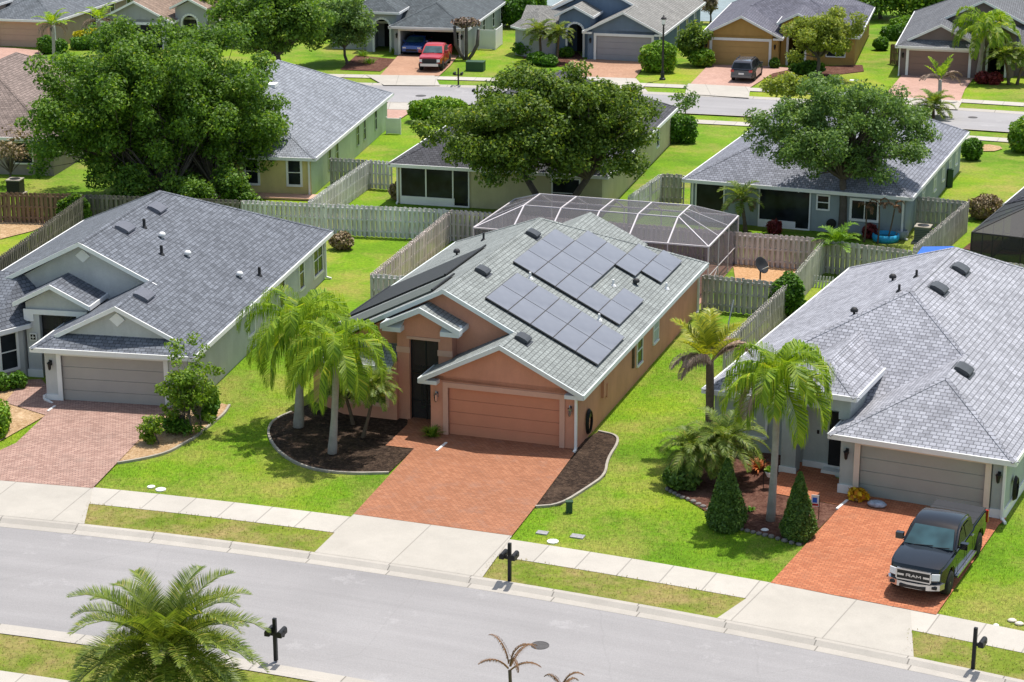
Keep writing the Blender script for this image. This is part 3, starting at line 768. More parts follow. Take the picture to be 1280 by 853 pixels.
for v, w_, hh, z, bl in ((8.7, .95, 1.5, .8, 1), (13.7, .85, 1.6, .7, 0), (17.15, .75, 1.6, .7, 0)): wall_window(h, (0, v, z), (0, 1, 0), (1, 0, 0), w_, hh, fw=.1, pane=M['blind'] if bl else None)
wall_window(h, (0, 20.2, .65), (0, 1, 0), (1, 0, 0), 1.6, 1.6, fw=.12, vm=1)
eb = MB(); eb.box(0, .14, 11.2, 11.6, .9, 2.0); h.p(eb, 'electric_box', M['l_wall'])
lantern(h, -6.22, 0, 1.6); downspout(h, -6.58, -.1, .3, M['white'], (.5, -.35)); downspout(h, .08, 21.4, 2.5, M['white'], (.3, 0))
sg = MB(); sg.box(-8.48, -8.15, 3.02, 3.06, 1.72, 2.06); so_ = h.p(sg, 'wall_plaque', M['white'])
sc_ = MB(); sc_.box(-8.43, -8.20, 3.0, 3.018, 1.77, 2.01); h.p(sc_, 'plaque_motif', M['black'], so_)
s2 = MB(); s2.box(-8.33, -8.30, 2.992, 2.999, 1.79, 1.99); s2.box(-8.41, -8.22, 2.985, 2.991, 1.875, 1.905); h.p(s2, 'plaque_cross', M['white'], so_)
for u, v in ((-5.8, 12.6), (-5.87, 8.5), (-2.89, 2.7)): turtle_vent(h, u, v, sl(u), M['vent_grey'], w=1.0, L=.7)
for u, v, k in ((-5.4, 9.8, 0), (-3.91, 7.93, 0), (-.35, 11.4, 0), (-4.5, 9.7, 1), (-3.1, 9.2, 1), (-.87, 10.0, 1)): pipe_vent(h, u, v, sl(u), M['white'] if k else M['pvc'], cap=bool(k), r=.075, ht=.42)

# ---- right house --------------------------------------------------
oR = g(1253, 651)
h = House('sage_house', 'sage stucco house with silver grey hip roof, black pickup on its drive', oR, -25.5)
rm, fm, wm = M['r_roof'], M['white'], M['r_wall']
street_house(h, l=-12.85, gl=-6.66, gf=-.4, vb=23.4, garage='hip', main='hip', vfe=2.6, rm=rm, fm=fm, wm=wm)
wl = MB()
wl.prism([(-.48, 0), (0, 0), (0, 23), (-12.45, 23), (-12.45, 3.0), (-9.4, 3.0), (-9.4, 2.5), (-8.4, 2.5), (-8.4, 2.2), (-6.27, 2.2), (-6.27, 0), (-5.72, 0), (-5.72, .2), (-.48, .2)], 0, 2.6)
wl.box(-5.72, -.48, 0, .2, 2.13, 2.6); wl.box(-9.0, -8.4, 1.2, 1.8, 0, 3.6); wl.box(-6.75, -6.3, 1.2, 4.6, 2.58, 3.6); wl.box(-9.0, -8.6, 1.8, 4.6, 2.58, 3.6); wl.box(-8.4, -6.75, 1.2, 1.6, 2.9, 3.6)
h.p(wl, 'wall', wm)
bb = MB(); bb.box(-6.31, -5.7, -.05, .02, 0, .42); bb.box(-.5, .05, -.05, .02, 0, .42); bb.box(0, .05, .02, 22.9, 0, .4); bb.box(-8.4, -6.3, 2.14, 2.2, 0, .32); bb.box(-9.05, -8.35, 1.14, 1.2, 0, .3); h.p(bb, 'base_band', M['white'])
dd = MB(); dd.box(-7.35, -6.4, 2.1, 2.19, .3, 2.5); h.p(dd, 'front_door', M['dark_void'])
ds = MB(); ds.box(-7.5, -6.3, 1.7, 2.13, 0, .2); h.p(ds, 'door_step', M['white'])
k = MB(); k.box(-7.86, -7.78, 2.14, 2.19, 1.5, 1.65); h.p(k, 'door_bell', M['black'])
roof(h, [[(-6.0, .85, 3.65), (-6.0, 4.95, 3.65), (-7.6, 6.75, 4.5), (-7.6, 2.45, 4.5)], [(-9.2, .85, 3.65), (-7.6, 2.45, 4.5), (-7.6, 6.75, 4.5), (-9.2, 4.95, 3.65)], [(-9.2, .85, 3.65), (-6.0, .85, 3.65), (-7.6, 2.45, 4.5)]], rm, 'portico_roof')
ridge_caps(h, [((-6.0, .85, 3.65), (-7.6, 2.45, 4.5)), ((-9.2, .85, 3.65), (-7.6, 2.45, 4.5)), ((-7.6, 2.45, 4.5), (-7.6, 6.7, 4.5))], rm)
fascia(h, [((-9.2, .85, 3.65), (-6.0, .85, 3.65)), ((-6.0, .85, 3.65), (-6.0, 4.95, 3.65)), ((-9.2, .85, 3.65), (-9.2, 4.95, 3.65))], fm, 'portico_fascia')
garage_door(h, -5.5, -.75, 0, 2.13, M['r_door'], M['r_trim'])
wall_window(h, (-11.1, 3.0, .7), (1, 0, 0), (0, -1, 0), 1.7, 1.35, pane=M['blind'], vm=1, mull=0)
lantern(h, -6.0, 0, 1.62); lantern(h, -.24, 0, 1.62); downspout(h, -.02, -.1, 2.5, M['white'], (.2, -.25))
for u, v in ((-5.5, 10.9), (-5.45, 14.5), (-2.83, 4.5)): turtle_vent(h, u, v, sl(u), M['vent_black'], w=.8, L=.65)
lz2 = lambda u: 2.5 + .5 * (u + 12.85)
for u, v, k in ((-8.16, 13.6, 1), (-6.75, 12.1, 0), (-6.85, 9.7, 0), (-8.22, 7.9, 1)): pipe_vent(h, u, v, lz2(u), M['pvc'], cap=bool(k), ht=.3)
# ------------------------------------------------------------------ houses across the back street
def uv_of(yaw): a = R_(yaw); return Vector((math.cos(a), math.sin(a), 0)), Vector((-math.sin(a), math.cos(a), 0))
def arch_wall(mb, u0, u1, ztop, a, b, spring, v0, v1, rise=None):
    """wall with an arched doorway from a to b"""
    r = (b - a) / 2; rise = r if rise is None else rise; c = (a + b) / 2
    arc = [(c + r * math.cos(t), spring + rise * math.sin(t)) for t in [math.pi * i / 10 for i in range(11)]]
    mb.vprism([(u0, 0), (a, 0), (a, spring)] + arc[::-1][1:-1] + [(b, spring), (b, 0), (u1, 0), (u1, ztop), (u0, ztop)], v0, v1)
def arch_trim(mb, a, b, spring, v, rise=None, w=.18):
    r = (b - a) / 2; rise = r if rise is None else rise; c = (a + b) / 2
    P = [(a, 0), (a, spring)] + [(c - r * math.cos(t), spring + rise * math.sin(t)) for t in [math.pi * i / 10 for i in range(1, 10)]] + [(b, spring), (b, 0)]
    for p, q in zip(P[:-1], P[1:]):
        d = Vector((q[0] - p[0], 0, q[1] - p[1])); n = Vector((-d.z, 0, d.x)).normalized() * w
        mb.obox((p[0], v - .05, p[1]), d, n, (0, .06, 0))

M['f3_wall'] = stucco('pale_grey_stucco', (.40, .41, .43)); M['f3_roof'] = shingle('blue_grey_shingle', (.105, .12, .13), .22)
M['f4_wall'] = stucco('slate_blue_stucco', (.155, .21, .29)); M['f4_roof'] = shingle('pale_taupe_shingle', (.26, .255, .24), .16, ((.14, .13, .12), .4))
M['f5_wall'] = stucco('mustard_stucco', (.45, .28, .095)); M['f5_roof'] = shingle('lavender_grey_shingle', (.15, .15, .185), .2)
M['f6_wall'] = stucco('cocoa_stucco', (.20, .155, .145)); M['f6_roof'] = shingle('cool_grey_shingle', (.155, .16, .175), .2)
M['f1_wall'] = stucco('tan_stucco', (.42, .33, .26)); M['f1_roof'] = shingle('dusk_blue_shingle', (.15, .165, .185), .22)
M['f2_wall'] = stucco('dove_stucco', (.36, .37, .38)); M['f2_roof'] = shingle('beige_shingle', (.28, .205, .16), .2)
M['f4_door'] = mat('grey_garage_door', (.34, .33, .35), .5, .05); M['f5_door'] = mat('mustard_garage_door', (.47, .30, .11), .5, .06)
M['f6_door'] = mat('brown_garage_door', (.25, .165, .135), .5, .06); M['f1_door'] = mat('pink_garage_door', (.50, .33, .25), .5, .05)

def far_house(name, label, door, yaw, mir, garage, main, rm, wm, dm, trim=None, open_=False, portico='arch', vm=1.5, l=-12.9, vb=20.5, depth=1.3):
    U, V = uv_of(yaw)
    o = g(*door) + (U * 5.62 if not mir else U * -5.62)
    h = House(name, label, o, yaw, mir)
    R = street_house(h, l=l, vm=vm, vb=vb, garage=garage, main=main, vfe=2.6, rm=rm, fm=M['white'], wm=wm, dutch=.95)
    trim = trim or M['white']
    wl = MB()
    fl_ = 2.3
    wl.prism([(-.48, 0), (0, 0), (0, vb - .4), (l + .4, vb - .4), (l + .4, fl_), (-8.9, fl_), (-8.9, 4.4), (-6.27, 4.4), (-6.27, 0), (-5.72, 0), (-5.72, 5.5 if open_ else .2), (-.48, 5.5 if open_ else .2)], 0, 2.6)
    wl.box(-5.72, -.48, 0, .2, 2.13, 2.6)
    ztop = 3.5
    if portico: arch_wall(wl, -9.1, -6.35, ztop, -8.35, -7.0, 2.2, depth, depth + .3)
    wl.box(-9.1, -8.8, depth + .3, 4.4, 0, ztop); wl.box(-6.6, -6.35, depth + .3, 4.4, 0, ztop)
    h.p(wl, 'wall', wm)
    at_ = MB(); arch_trim(at_, -8.35, -7.0, 2.2, depth); h.p(at_, 'arch_trim', trim)
    dr = MB(); dr.box(-8.2, -7.1, 4.3, 4.39, .02, 2.3); h.p(dr, 'front_door', M['dark_void'])
    if garage == 'hip' and main == 'hip':
        roof(h, [[(-6.0, depth - .4, 3.55), (-6.0, 4.9, 3.55), (-7.72, 6.4, 4.45), (-7.72, depth + 1.2, 4.45)], [(-9.45, depth - .4, 3.55), (-7.72, depth + 1.2, 4.45), (-7.72, 6.4, 4.45), (-9.45, 4.9, 3.55)], [(-9.45, depth - .4, 3.55), (-6.0, depth - .4, 3.55), (-7.72, depth + 1.2, 4.45)]], rm, 'portico_roof')
        fascia(h, [((-9.45, depth - .4, 3.55), (-6.0, depth - .4, 3.55)), ((-6.0, depth - .4, 3.55), (-6.0, 4.9, 3.55))], M['white'], 'portico_fascia')
    else:
        vb2 = (R['vg'] or 6) + .02; pg = MB(); pg.vprism([(-9.1, ztop), (-6.35, ztop), (-7.72, ztop + .69)], depth, depth + .3); h.p(pg, 'portico_gable', wm)
        roof(h, [[(-7.72, depth - .4, ztop + .95), (-6.0, depth - .4, ztop + .09), (-6.0, vb2, ztop + .09), (-7.72, vb2, ztop + .95)], [(-9.45, depth - .4, ztop + .09), (-7.72, depth - .4, ztop + .95), (-7.72, vb2, ztop + .95), (-9.45, vb2, ztop + .09)]], rm, 'portico_roof')
        fascia(h, [((-9.45, depth - .4, ztop + .09), (-7.72, depth - .4, ztop + .95)), ((-7.72, depth - .4, ztop + .95), (-6.0, depth - .4, ztop + .09)), ((-6.0, depth - .4, ztop + .09), (-6.0, vb2, ztop + .09))], M['white'], 'portico_fascia')
        roof(h, [[(l, 1.9, 2.5), (-9.1, 1.9, 2.5), (-9.1, vb2, 2.5 + .5 * (vb2 - 1.9)), (l, vb2, 2.5 + .5 * (vb2 - 1.9))]], rm, 'wing_roof')
        fascia(h, [((l, 1.9, 2.5), (-9.1, 1.9, 2.5))], M['white'], 'wing_fascia')
    if not open_: garage_door(h, -5.5, -.7, 0, 2.13, dm, trim)
    else:
        tb = MB(); tb.box(-5.9, -5.7, -.05, .02, 0, 2.3); tb.box(-.5, -.3, -.05, .02, 0, 2.3); tb.box(-5.7, -.5, -.05, .02, 2.13, 2.33); h.p(tb, 'garage_trim', trim)
        iv = MB(); iv.box(-5.7, -.5, 5.35, 5.48, .02, 2.5); iv.box(-5.7, -.5, .3, 5.3, 2.48, 2.55); h.p(iv, 'garage_interior', M['dark_void'])
        sh = MB()
        for z in (.9, 1.35, 1.8): sh.box(-1.35, -.6, 3.6, 4.3, z, z + .06)
        h.p(sh, 'shelf_rack', M['white'])
    wall_window(h, (-10.9, fl_, .75), (1, 0, 0), (0, -1, 0), 1.5, 1.3, vm=1)
    for v in (8.5, 13.0, 17.0): wall_window(h, (0, v, .8), (0, 1, 0), (1, 0, 0), .9, 1.4)
    for x in (-6.0, -.24): lantern(h, x, 0, 1.62)
    for u, v in ((-5.6, 11), (-4.6, 12.3)): turtle_vent(h, u, v, sl(u), M['white'] if name == 'blue_house' else M['vent_black'])
    downspout(h, .04, -.1, 2.5, M['white'])
    return h

far_house('pale_grey_house', 'pale grey house with an open dark garage behind a red pickup', (502, 69), -10.5, False, 'hip', 'hip', M['f3_roof'], M['f3_wall'], None, open_=True)
h = far_house('blue_house', 'slate blue house with white arched trim and an octagonal front bay', (743.5, 75.5), -15, False, 'gable', 'gable', M['f4_roof'], M['f4_wall'], M['f4_door'], vm=4.2)
# octagonal bay of the blue house
oc = (-11.2, 1.9); rr = 2.35
bw = MB(); bw.prism([(oc[0] + (rr - .4) * math.cos(R_(22.5 + 45 * i)), oc[1] + (rr - .4) * math.sin(R_(22.5 + 45 * i))) for i in range(8)], 0, 2.55); h.p(bw, 'bay_wall', M['f3_wall'])
br_ = MB(); P = [(oc[0] + rr * math.cos(R_(22.5 + 45 * i)), oc[1] + rr * math.sin(R_(22.5 + 45 * i)), 2.5) for i in range(8)]
for i in range(8): br_.poly([P[i], P[(i + 1) % 8], (oc[0], oc[1], 4.0)])
br_.poly(P[::-1]); h.p(br_, 'bay_roof', M['f4_roof'])
ridge_caps(h, [(P[i], (oc[0], oc[1], 4.0)) for i in range(8)], M['f4_roof']); fascia(h, [(P[(i + 1) % 8], P[i]) for i in range(8)], M['white'], 'bay_fascia', .16)
far_house('mustard_house', 'mustard yellow house with a dark minivan on its drive', (962, 84), -13.5, True, 'gable', 'hip', M['f5_roof'], M['f5_wall'], M['f5_door'])
far_house('cocoa_house', 'cocoa brown house with grey roof behind a tall queen palm', (1211, 98.5), -15, True, 'dutch', 'gable', M['f6_roof'], M['f6_wall'], M['f6_door'], vm=4.2)
far_house('tan_house', 'tan house with blue grey hip roof and pink garage door', (-3, 58), -12, False, 'hip', 'hip', M['f1_roof'], M['f1_wall'], M['f1_door'], trim=M['c_trim'])
far_house('dove_grey_house', 'dove grey house with beige roof and tall arched entry', (205, 62), -11, True, 'gable', 'hip', M['f2_roof'], M['f2_wall'], M['dark_void'])  # open garage: the shade inside is painted as near-black door panels

# ------------------------------------------------------------------ houses backing on to the rear fences
M['d_wall'] = stucco('blue_grey_stucco', (.29, .335, .35)); M['d_roof'] = shingle('blue_slate_shingle', (.235, .245, .285), .22)
M['b_wall'] = stucco('butter_stucco', (.64, .54, .24)); M['b_side'] = stucco('mint_stucco', (.50, .58, .40)); M['b_roof'] = shingle('pale_blue_shingle', (.255, .272, .305), .2)
M['e_wall'] = stucco('cream_stucco', (.52, .48, .30)); M['e_roof'] = shingle('charcoal_shingle', (.088, .088, .098), .22)
M['a_roof'] = shingle('rosy_brown_shingle', (.235, .185, .165), .24); M['a_wall'] = stucco('taupe_stucco', (.28, .25, .22))
M['g_roof'] = shingle('graphite_shingle', (.06, .063, .075), .2)

def rear_house(name, label, corner_eave, yaw, width, depth, rm, wm, side=None):
    U, V = uv_of(yaw); o = Vector((corner_eave[0], corner_eave[1], 0)) - U * .4 + V * .4
    h = House(name, label, o, yaw)
    hip_house_roof(.4, .4 - width, -.4, depth - .4, m=rm, h=h)
    wl = MB(); wl.prism([(0, 0), (0, depth - .8), (.8 - width, depth - .8), (.8 - width, 0)], 0, 2.6); h.p(wl, 'wall', wm)
    if side:
        sw = MB(); sw.box(0, .012, .012, depth - .8, 0, 2.58); h.p(sw, 'side_wall', side)
    return h
def lanai(h, u0, u1, splits, door=None, sill=.45):
    """screened porch opening in the rear wall (facing the viewer)"""
    d = MB(); d.box(u0, u1, -.03, -.012, sill, 2.3); h.p(d, 'porch_screen', M['glass'])
    fr = MB()
    for x in [u0, u1] + splits: fr.box(x - .04, x + .04, -.08, -.03, 0, 2.36)
    fr.box(u0 - .04, u1 + .04, -.082, -.03, 2.28, 2.36); fr.box(u0 - .04, u1 + .04, -.083, -.028, 0, sill); h.p(fr, 'porch_frame', M['white_metal'])
    if door:
        dd = MB(); dd.box(door[0], door[1], -.09, -.084, .1, 2.2); h.p(dd, 'screen_door', M['glass'])

# blue-grey house behind, right
h = rear_house('blue_grey_house', 'blue grey rear neighbour with wide hip roof beyond the pink fence', (22.52, 111.5), -21, 13.46, 20.2, M['d_roof'], M['d_wall'])
lanai(h, -12.3, -10.6, []); lanai(h, -8.5, -5.5, [-6.2], door=(-6.3, -5.55))
wall_window(h, (-4.75, 0, 1.35), (1, 0, 0), (0, -1, 0), .62, .75); wall_window(h, (-2.35, 0, .95), (1, 0, 0), (0, -1, 0), 1.45, 1.05, vm=1, mull=0, fw=.14)
for v, z, w_ in ((5.5, .8, .7), (9.5, .8, .8), (12.5, .8, .7), (15.0, .8, .8), (17.5, .8, .7)): wall_window(h, (0, v, z), (0, 1, 0), (1, 0, 0), w_, 1.35, pane=M['blind'])
downspout(h, -.15, -.1, 2.5, M['white'], (.4, -.3)); downspout(h, -12.5, -.1, 2.5, M['white'])
for u, v in ((-10.6, 8.5), (-10.9, 10.6)): pipe_vent(h, u, v, 2.5 + .5 * (u + 13.06), M['pvc'], cap=True)
hr = MB(); hr.lathe([(.12, -.08), (.28, -.07), (.28, -.05), (.1, -.04), (.1, .04), (.28, .05), (.28, .07), (.12, .08)], 14, (-4.2, -.14, .55), 'y'); h.p(hr, 'hose_reel', M['black'])
# butter and mint house behind, left
h = rear_house('butter_yellow_house', 'butter yellow rear neighbour with mint side wall and pale blue roof', (-12.04, 122.05), -9, 13.2, 22.6, M['b_roof'], M['b_wall'], M['b_side'])
wall_window(h, (-1.05, 0, .75), (1, 0, 0), (0, -1, 0), .75, 1.5, fw=.14); wall_window(h, (-3.75, 0, .75), (1, 0, 0), (0, -1, 0), .75, 1.5, fw=.14)
lanai(h, -6.6, -5.0, [], sill=1.0)
for v in (4.6, 6.6, 12.5, 14.5, 18): wall_window(h, (.014, v, .7), (0, 1, 0), (1, 0, 0), .6, 1.5, frame=M['b_side'])
sk_ = MB(); sk_.box(-5.4, -4.6, 8.9, 9.8, 5.05, 5.3); h.p(sk_, 'skylight', M['white'])
pt = MB(); pt.box(-6.8, .6, -1.2, -.012, .05, .16); h.p(pt, 'patio_slab', M['c_trim']); downspout(h, -.1, -.08, 2.5, M['white'])
# cream house behind the middle oak
U, V = uv_of(-15); ne = Vector((-7.52, 120.55, 0)) + U * 13.6
h = rear_house('cream_house', 'cream rear neighbour with charcoal roof mostly hidden behind the middle oak', ne, -15, 13.6, 22.6, M['e_roof'], M['e_wall'])
lanai(h, -12.5, -8.2, [-10.9, -9.2], door=(-9.1, -8.25), sill=.5)
downspout(h, -12.7, -.08, 2.5, M['white']); wall_window(h, (-2.2, 0, .4), (1, 0, 0), (0, -1, 0), 1.6, 1.7)
wall_window(h, (0, 17, .8), (0, 1, 0), (1, 0, 0), .8, 1.3)
# brown-roofed house, left edge
h = rear_house('brown_roof_house', 'taupe house with rosy brown roof at the left edge', (-29.2, 128.0), -8, 14, 19, M['a_roof'], M['a_wall'])
wall_window(h, (0, 3, .8), (0, 1, 0), (1, 0, 0), .9, 1.3); wall_window(h, (-2, 0, .8), (1, 0, 0), (0, -1, 0), 1.2, 1.3)
# right edge house and its bronze screened porch
U, V = uv_of(-27); c0 = Vector((24.06, 103.2, 0)); nr = c0 + V * 7.4 + U * 13.5 + U * -.2
h = rear_house('graphite_roof_house', 'house with graphite roof at the right edge behind a bronze screened porch', nr, -27, 13.5, 16, M['g_roof'], M['a_wall'])
M['bronze'] = mat('bronze_aluminium', (.03, .028, .028), .5, .1); M['grey_metal'] = mat('grey_aluminium', (.42, .42, .44), .4, .06)

def cage(name, label, o, yaw, u0, u1, v0, v1, ze, zt, ins, ribs, fm, sm, roofm=None, solid=None, end_fan=True):
    """mansard screen enclosure"""
    r = thing(name, label, 'screen enclosure', (o[0], o[1], 0), R_(yaw))
    f0, f1 = v0 + ins, v1 - ins; a0, a1 = u0 + ins, u1 - ins
    fr = MB()
    def b(p, q, w=.09): fr.tube([p, q], w * .44, 4)
    for v, fv in ((v0, f0), (v1, f1)):
        b((u0, v, ze), (u1, v, ze), .12); b((a0, fv, zt), (a1, fv, zt), .1)
        for u in ribs: b((u, v, 0), (u, v, ze)); b((u, v, ze), (u, fv, zt), .12)
        b((u0, v, 1.0), (u1, v, 1.0), .06)
    for u in ribs: b((u, f0, zt), (u, f1, zt), .12)
    for u, a in ((u0, a0), (u1, a1)):
        b((u, v0, ze), (u, v1, ze), .12); b((u, v0, 0), (u, v0, ze), .12); b((u, v1, 0), (u, v1, ze), .12); b((u, v0, 1.0), (u, v1, 1.0), .06)
        b((u, v0, ze), (a, f0, zt), .1); b((u, v1, ze), (a, f1, zt), .1)
        for k in (1, 2): v = v0 + (v1 - v0) * k / 3; b((u, v, 0), (u, v, ze)); b((u, v, ze), (a, f0 + (f1 - f0) * k / 3, zt), .07)
        b((u, v0 + .1, .1), (u, v0 + (v1 - v0) / 3, 1.0), .05)
    fr.build('frame', fm, r)
    sc = MB()
    sc.poly([(u0, v0, ze), (u1, v0, ze), (a1, f0, zt), (a0, f0, zt)]); sc.poly([(u0, v1, ze), (u1, v1, ze), (a1, f1, zt), (a0, f1, zt)])
    sc.poly([(a0, f0, zt), (a1, f0, zt), (a1, f1, zt), (a0, f1, zt)]); sc.poly([(u1, v0, ze), (u1, v1, ze), (a1, f1, zt), (a1, f0, zt)]); sc.poly([(u0, v0, ze), (u0, v1, ze), (a0, f1, zt), (a0, f0, zt)])
    sc.build('roof_screen', sm, r)
    sw = MB()
    for p, q in (((u0, v0), (u1, v0)), ((u1, v0), (u1, v1)), ((u1, v1), (u0, v1)), ((u0, v1), (u0, v0))): sw.poly([(*p, .05), (*q, .05), (*q, ze), (*p, ze)])
    sw.build('wall_screen', sm, r)
    return r
cage('pool_enclosure', 'white framed pool enclosure of thin screen behind the terracotta house', oC, -18.5, -12.9, -.22, 24.0, 31.0, 2.6, 3.5, 2.1, [-10.78, -8.72, -6.6, -4.5, -2.36], M['cage_metal'], M['screen'])
M['deck'] = mat('red_pool_deck', (.36, .20, .15), .85, .15, 1, 10); M['pool'] = glass_mat('pool_water', (.02, .13, .16), .05, .6)
Uc, Vc = uv_of(-18.5); lc = lambda u, v: oC + Uc * u + Vc * v
sheet('pool_deck', [lc(-12.9, 21.0), lc(-.2, 21.0), lc(-.2, 31), lc(-12.9, 31)], .05, M['deck'])
sheet('pool_water', [lc(-11, 25), lc(-3, 25), lc(-3, 29), lc(-11, 29)], .058, M['pool'])
U, V = uv_of(-27)
cage('screened_porch', 'bronze screened porch with dark mesh at the right edge', (c0.x, c0.y), -27, 0, 9, 0, 7, 2.6, 3.9, 2.6, [2.6, 5.2], M['bronze'], M['screen_dark'])

# ------------------------------------------------------------------ fences
def wood(name, c, v=.22):
    m, nt, b = new_mat(name)
    ge = nt.nodes.new('ShaderNodeNewGeometry')
    a = ramp(nt, ge.outputs['Random Per Island'], [(0, darker(c, 1 - v)), (1, darker(c, 1 + v * .7))])
    s = ramp(nt, noise(nt, 6, 5, .7, stretch=(1, 1, .12)), [(.3, (.72,) * 3), (.7, (1.12,) * 3)])
    d = ramp(nt, noise(nt, .35, 4), [(.35, (.8,) * 3), (.65, (1.08,) * 3)])
    nt.links.new(mixc(nt, 1.0, mixc(nt, 1.0, a, s, 'MULTIPLY'), d, 'MULTIPLY'), b.inputs['Base Color'])
    b.inputs['Roughness'].default_value = .9; b.inputs['Specular IOR Level'].default_value = .1; return m
M['f_brown'] = wood('stained_brown_fence', (.25, .155, .105)); M['f_dark'] = wood('weathered_dark_fence', (.20, .18, .155), .3)
M['f_pale'] = wood('pale_grey_green_fence', (.70, .68, .66), .1); M['f_pink'] = wood('pinkish_grey_fence', (.68, .59, .56), .12)
M['f_grey'] = wood('silvered_fence', (.54, .50, .46), .2); M['f_white'] = wood('whitewashed_fence', (.66, .65, .63), .1)
M['f_sage'] = wood('grey_sage_fence', (.48, .465, .43), .14); M['f_cream'] = wood('cream_fence', (.54, .52, .45), .12)
def fence(name, label, A, B, m, H=1.83, period=.28, bw=.15, post=2.44, missing=(), side=0):
    A = Vector((A[0], A[1], 0)); B = Vector((B[0], B[1], 0)); d = B - A; L = d.length
    r = thing(name, label, 'fence', A, math.atan2(d.y, d.x))
    bm_ = MB(); x = .0; i = 0; rr_ = random.Random(int(L * 100))
    while x + bw < L + .01:
        off = .05 if i % 2 == 0 else -.07
        top = H + rr_.uniform(-.02, .02); sk = rr_.uniform(-.008, .008)
        bm_.obox((x, off, .04), (bw, 0, 0), (0, .02, 0), (sk, rr_.uniform(-.01, .01), top - .04)); x += period / 2; i += 1
    bm_.build('board_panel', m, r, uv=False)
    n = max(1, round(L / post))
    for k in range(n + 1):
        MB().box(L * k / n - .05, L * k / n + .05, -.05, .05, 0, H - .05).build('post', m, r, uv=False)
    for z in (.3, .95, H - .25): MB().box(0, L, -.05, .05, z, z + .09).build('rail', m, r, uv=False)
    return r
T = lambda x, y: g(x, y, 1.83)
fence('wooden_fence', 'stained brown board fence at the far left edge', T(-40, 239.5), T(104, 243), M['f_brown'])
fence('wooden_fence', 'dark weathered fence under the big left oak', T(106, 243.2), T(301, 250.4), M['f_dark'])
fence('wooden_fence', 'long pale grey green fence between the two left back yards', T(303, 250.5), T(560, 262), M['f_pale'])
fence('wooden_fence', 'old mossy fence running along the grey house on the left', T(105, 245), T(-40, 350), M['f_dark'])
fence('wooden_fence', 'long pinkish grey fence behind the pool enclosure', T(563, 262.3), T(1029, 298.5), M['f_pink'])
fence('wooden_fence', 'sunlit pinkish fence left of the terracotta house', T(464, 342.5), T(561, 264.5), M['f_pink'])
fence('wooden_fence', 'short pale return fence joining the terracotta house on its left', T(465, 342.6), T(520, 346), M['f_pale'])
fence('wooden_fence', 'grey return fence right of the terracotta house', T(879, 343.5), T(983, 353.8), M['f_sage'])
fence('wooden_fence', 'brownish silver fence behind the yellowing palm', T(984, 354.3), T(906, 427), M['f_grey'])
fence('wooden_fence', 'silver side fence beside the round green shrub', T(985, 352.5), T(1031, 299.5), M['f_cream'])
fence('wooden_fence', 'grey fence just behind the sage house roof', T(1032, 300), T(1300, 333), M['f_grey'])
fence('wooden_fence', 'short cream fence left of the blue grey house', T(827, 217.2), T(855, 218.6), M['f_cream'])
fence('wooden_fence', 'pale side fence between the cream and blue grey yards', T(826, 217.6), T(786, 245.5), M['f_white'])
fence('wooden_fence', 'grey return fence behind the air conditioner', T(1147, 245.8), T(1209, 251.4), M['f_sage'])
fence('wooden_fence', 'tall silvery side fence right of the air conditioner', T(1210, 251.8), T(1143, 308), M['f_grey'])
fence('wooden_fence', 'white sunlit fence between the yellow and cream yards', T(460.6, 200.3), T(386, 251), M['f_white'])
fence('wooden_fence', 'short pale fence joining the cream house porch', T(461.5, 200.2), T(489, 202.5), M['f_pale'])
fence('wooden_fence', 'short grey fence against the mint side wall', T(413, 197.6), T(459, 199.8), M['f_sage'])
fence('slatted_screen', 'small dark slatted screen beside the brown garage', g(1113, 80, 0), g(1122, 82, 0), M['f_brown'], 1.7, .2, .12)
# white vinyl pen around a unit beside the pale grey house
r = thing('vinyl_fence', 'white vinyl enclosure beside the pale grey house', 'fence', g(598, 62), R_(-10.5))
MB().box(0, 1.5, 0, .06, .05, 1.75).build('front_panel', M['white'], r); MB().box(1.5, 1.56, 0, 3.2, .05, 1.75).build('side_panel', M['white'], r)
for x, y in ((0, 0), (1.5, 0), (1.5, 3.2)): MB().box(x - .06, x + .07, y - .06, y + .07, 0, 1.85).build('post', M['white'], r)
import zlib
# ------------------------------------------------------------------ vegetation
def leaf_mesh(name, C, size, m, parent, up=.8, asp=.55, out=None):
    """one small pointed leaf (or leaf sprig) per centre"""
    n = len(C); C = np.asarray(C, float)
    nr = rng.normal(size=(n, 3)); nr[:, 2] += up
    if out is not None: nr += out * .9
    nr /= np.linalg.norm(nr, axis=1)[:, None]
    a = np.cross(nr, rng.normal(size=(n, 3))); a /= np.linalg.norm(a, axis=1)[:, None]
    b = np.cross(nr, a); s = size * rng.uniform(.6, 1.35, (n, 1))
    k = nr * s * .18
    V = np.stack([C - a * s, C - b * s * asp + k, C + a * s, C + b * s * asp + k], 1).reshape(-1, 3)
    me = bpy.data.meshes.new(name)
    me.vertices.add(4 * n); me.vertices.foreach_set('co', V.ravel())
    me.loops.add(4 * n); me.loops.foreach_set('vertex_index', np.arange(4 * n, dtype=np.int32))
    me.polygons.add(n); me.polygons.foreach_set('loop_start', np.arange(0, 4 * n, 4, dtype=np.int32))
    me.update(); me.validate()
    return link(name, me, m, parent)

def ball(n, shell=.5):
    d = rng.normal(size=(n, 3)); d /= np.linalg.norm(d, axis=1)[:, None]
    return d, d * (rng.uniform(0, 1, (n, 1)) ** shell)

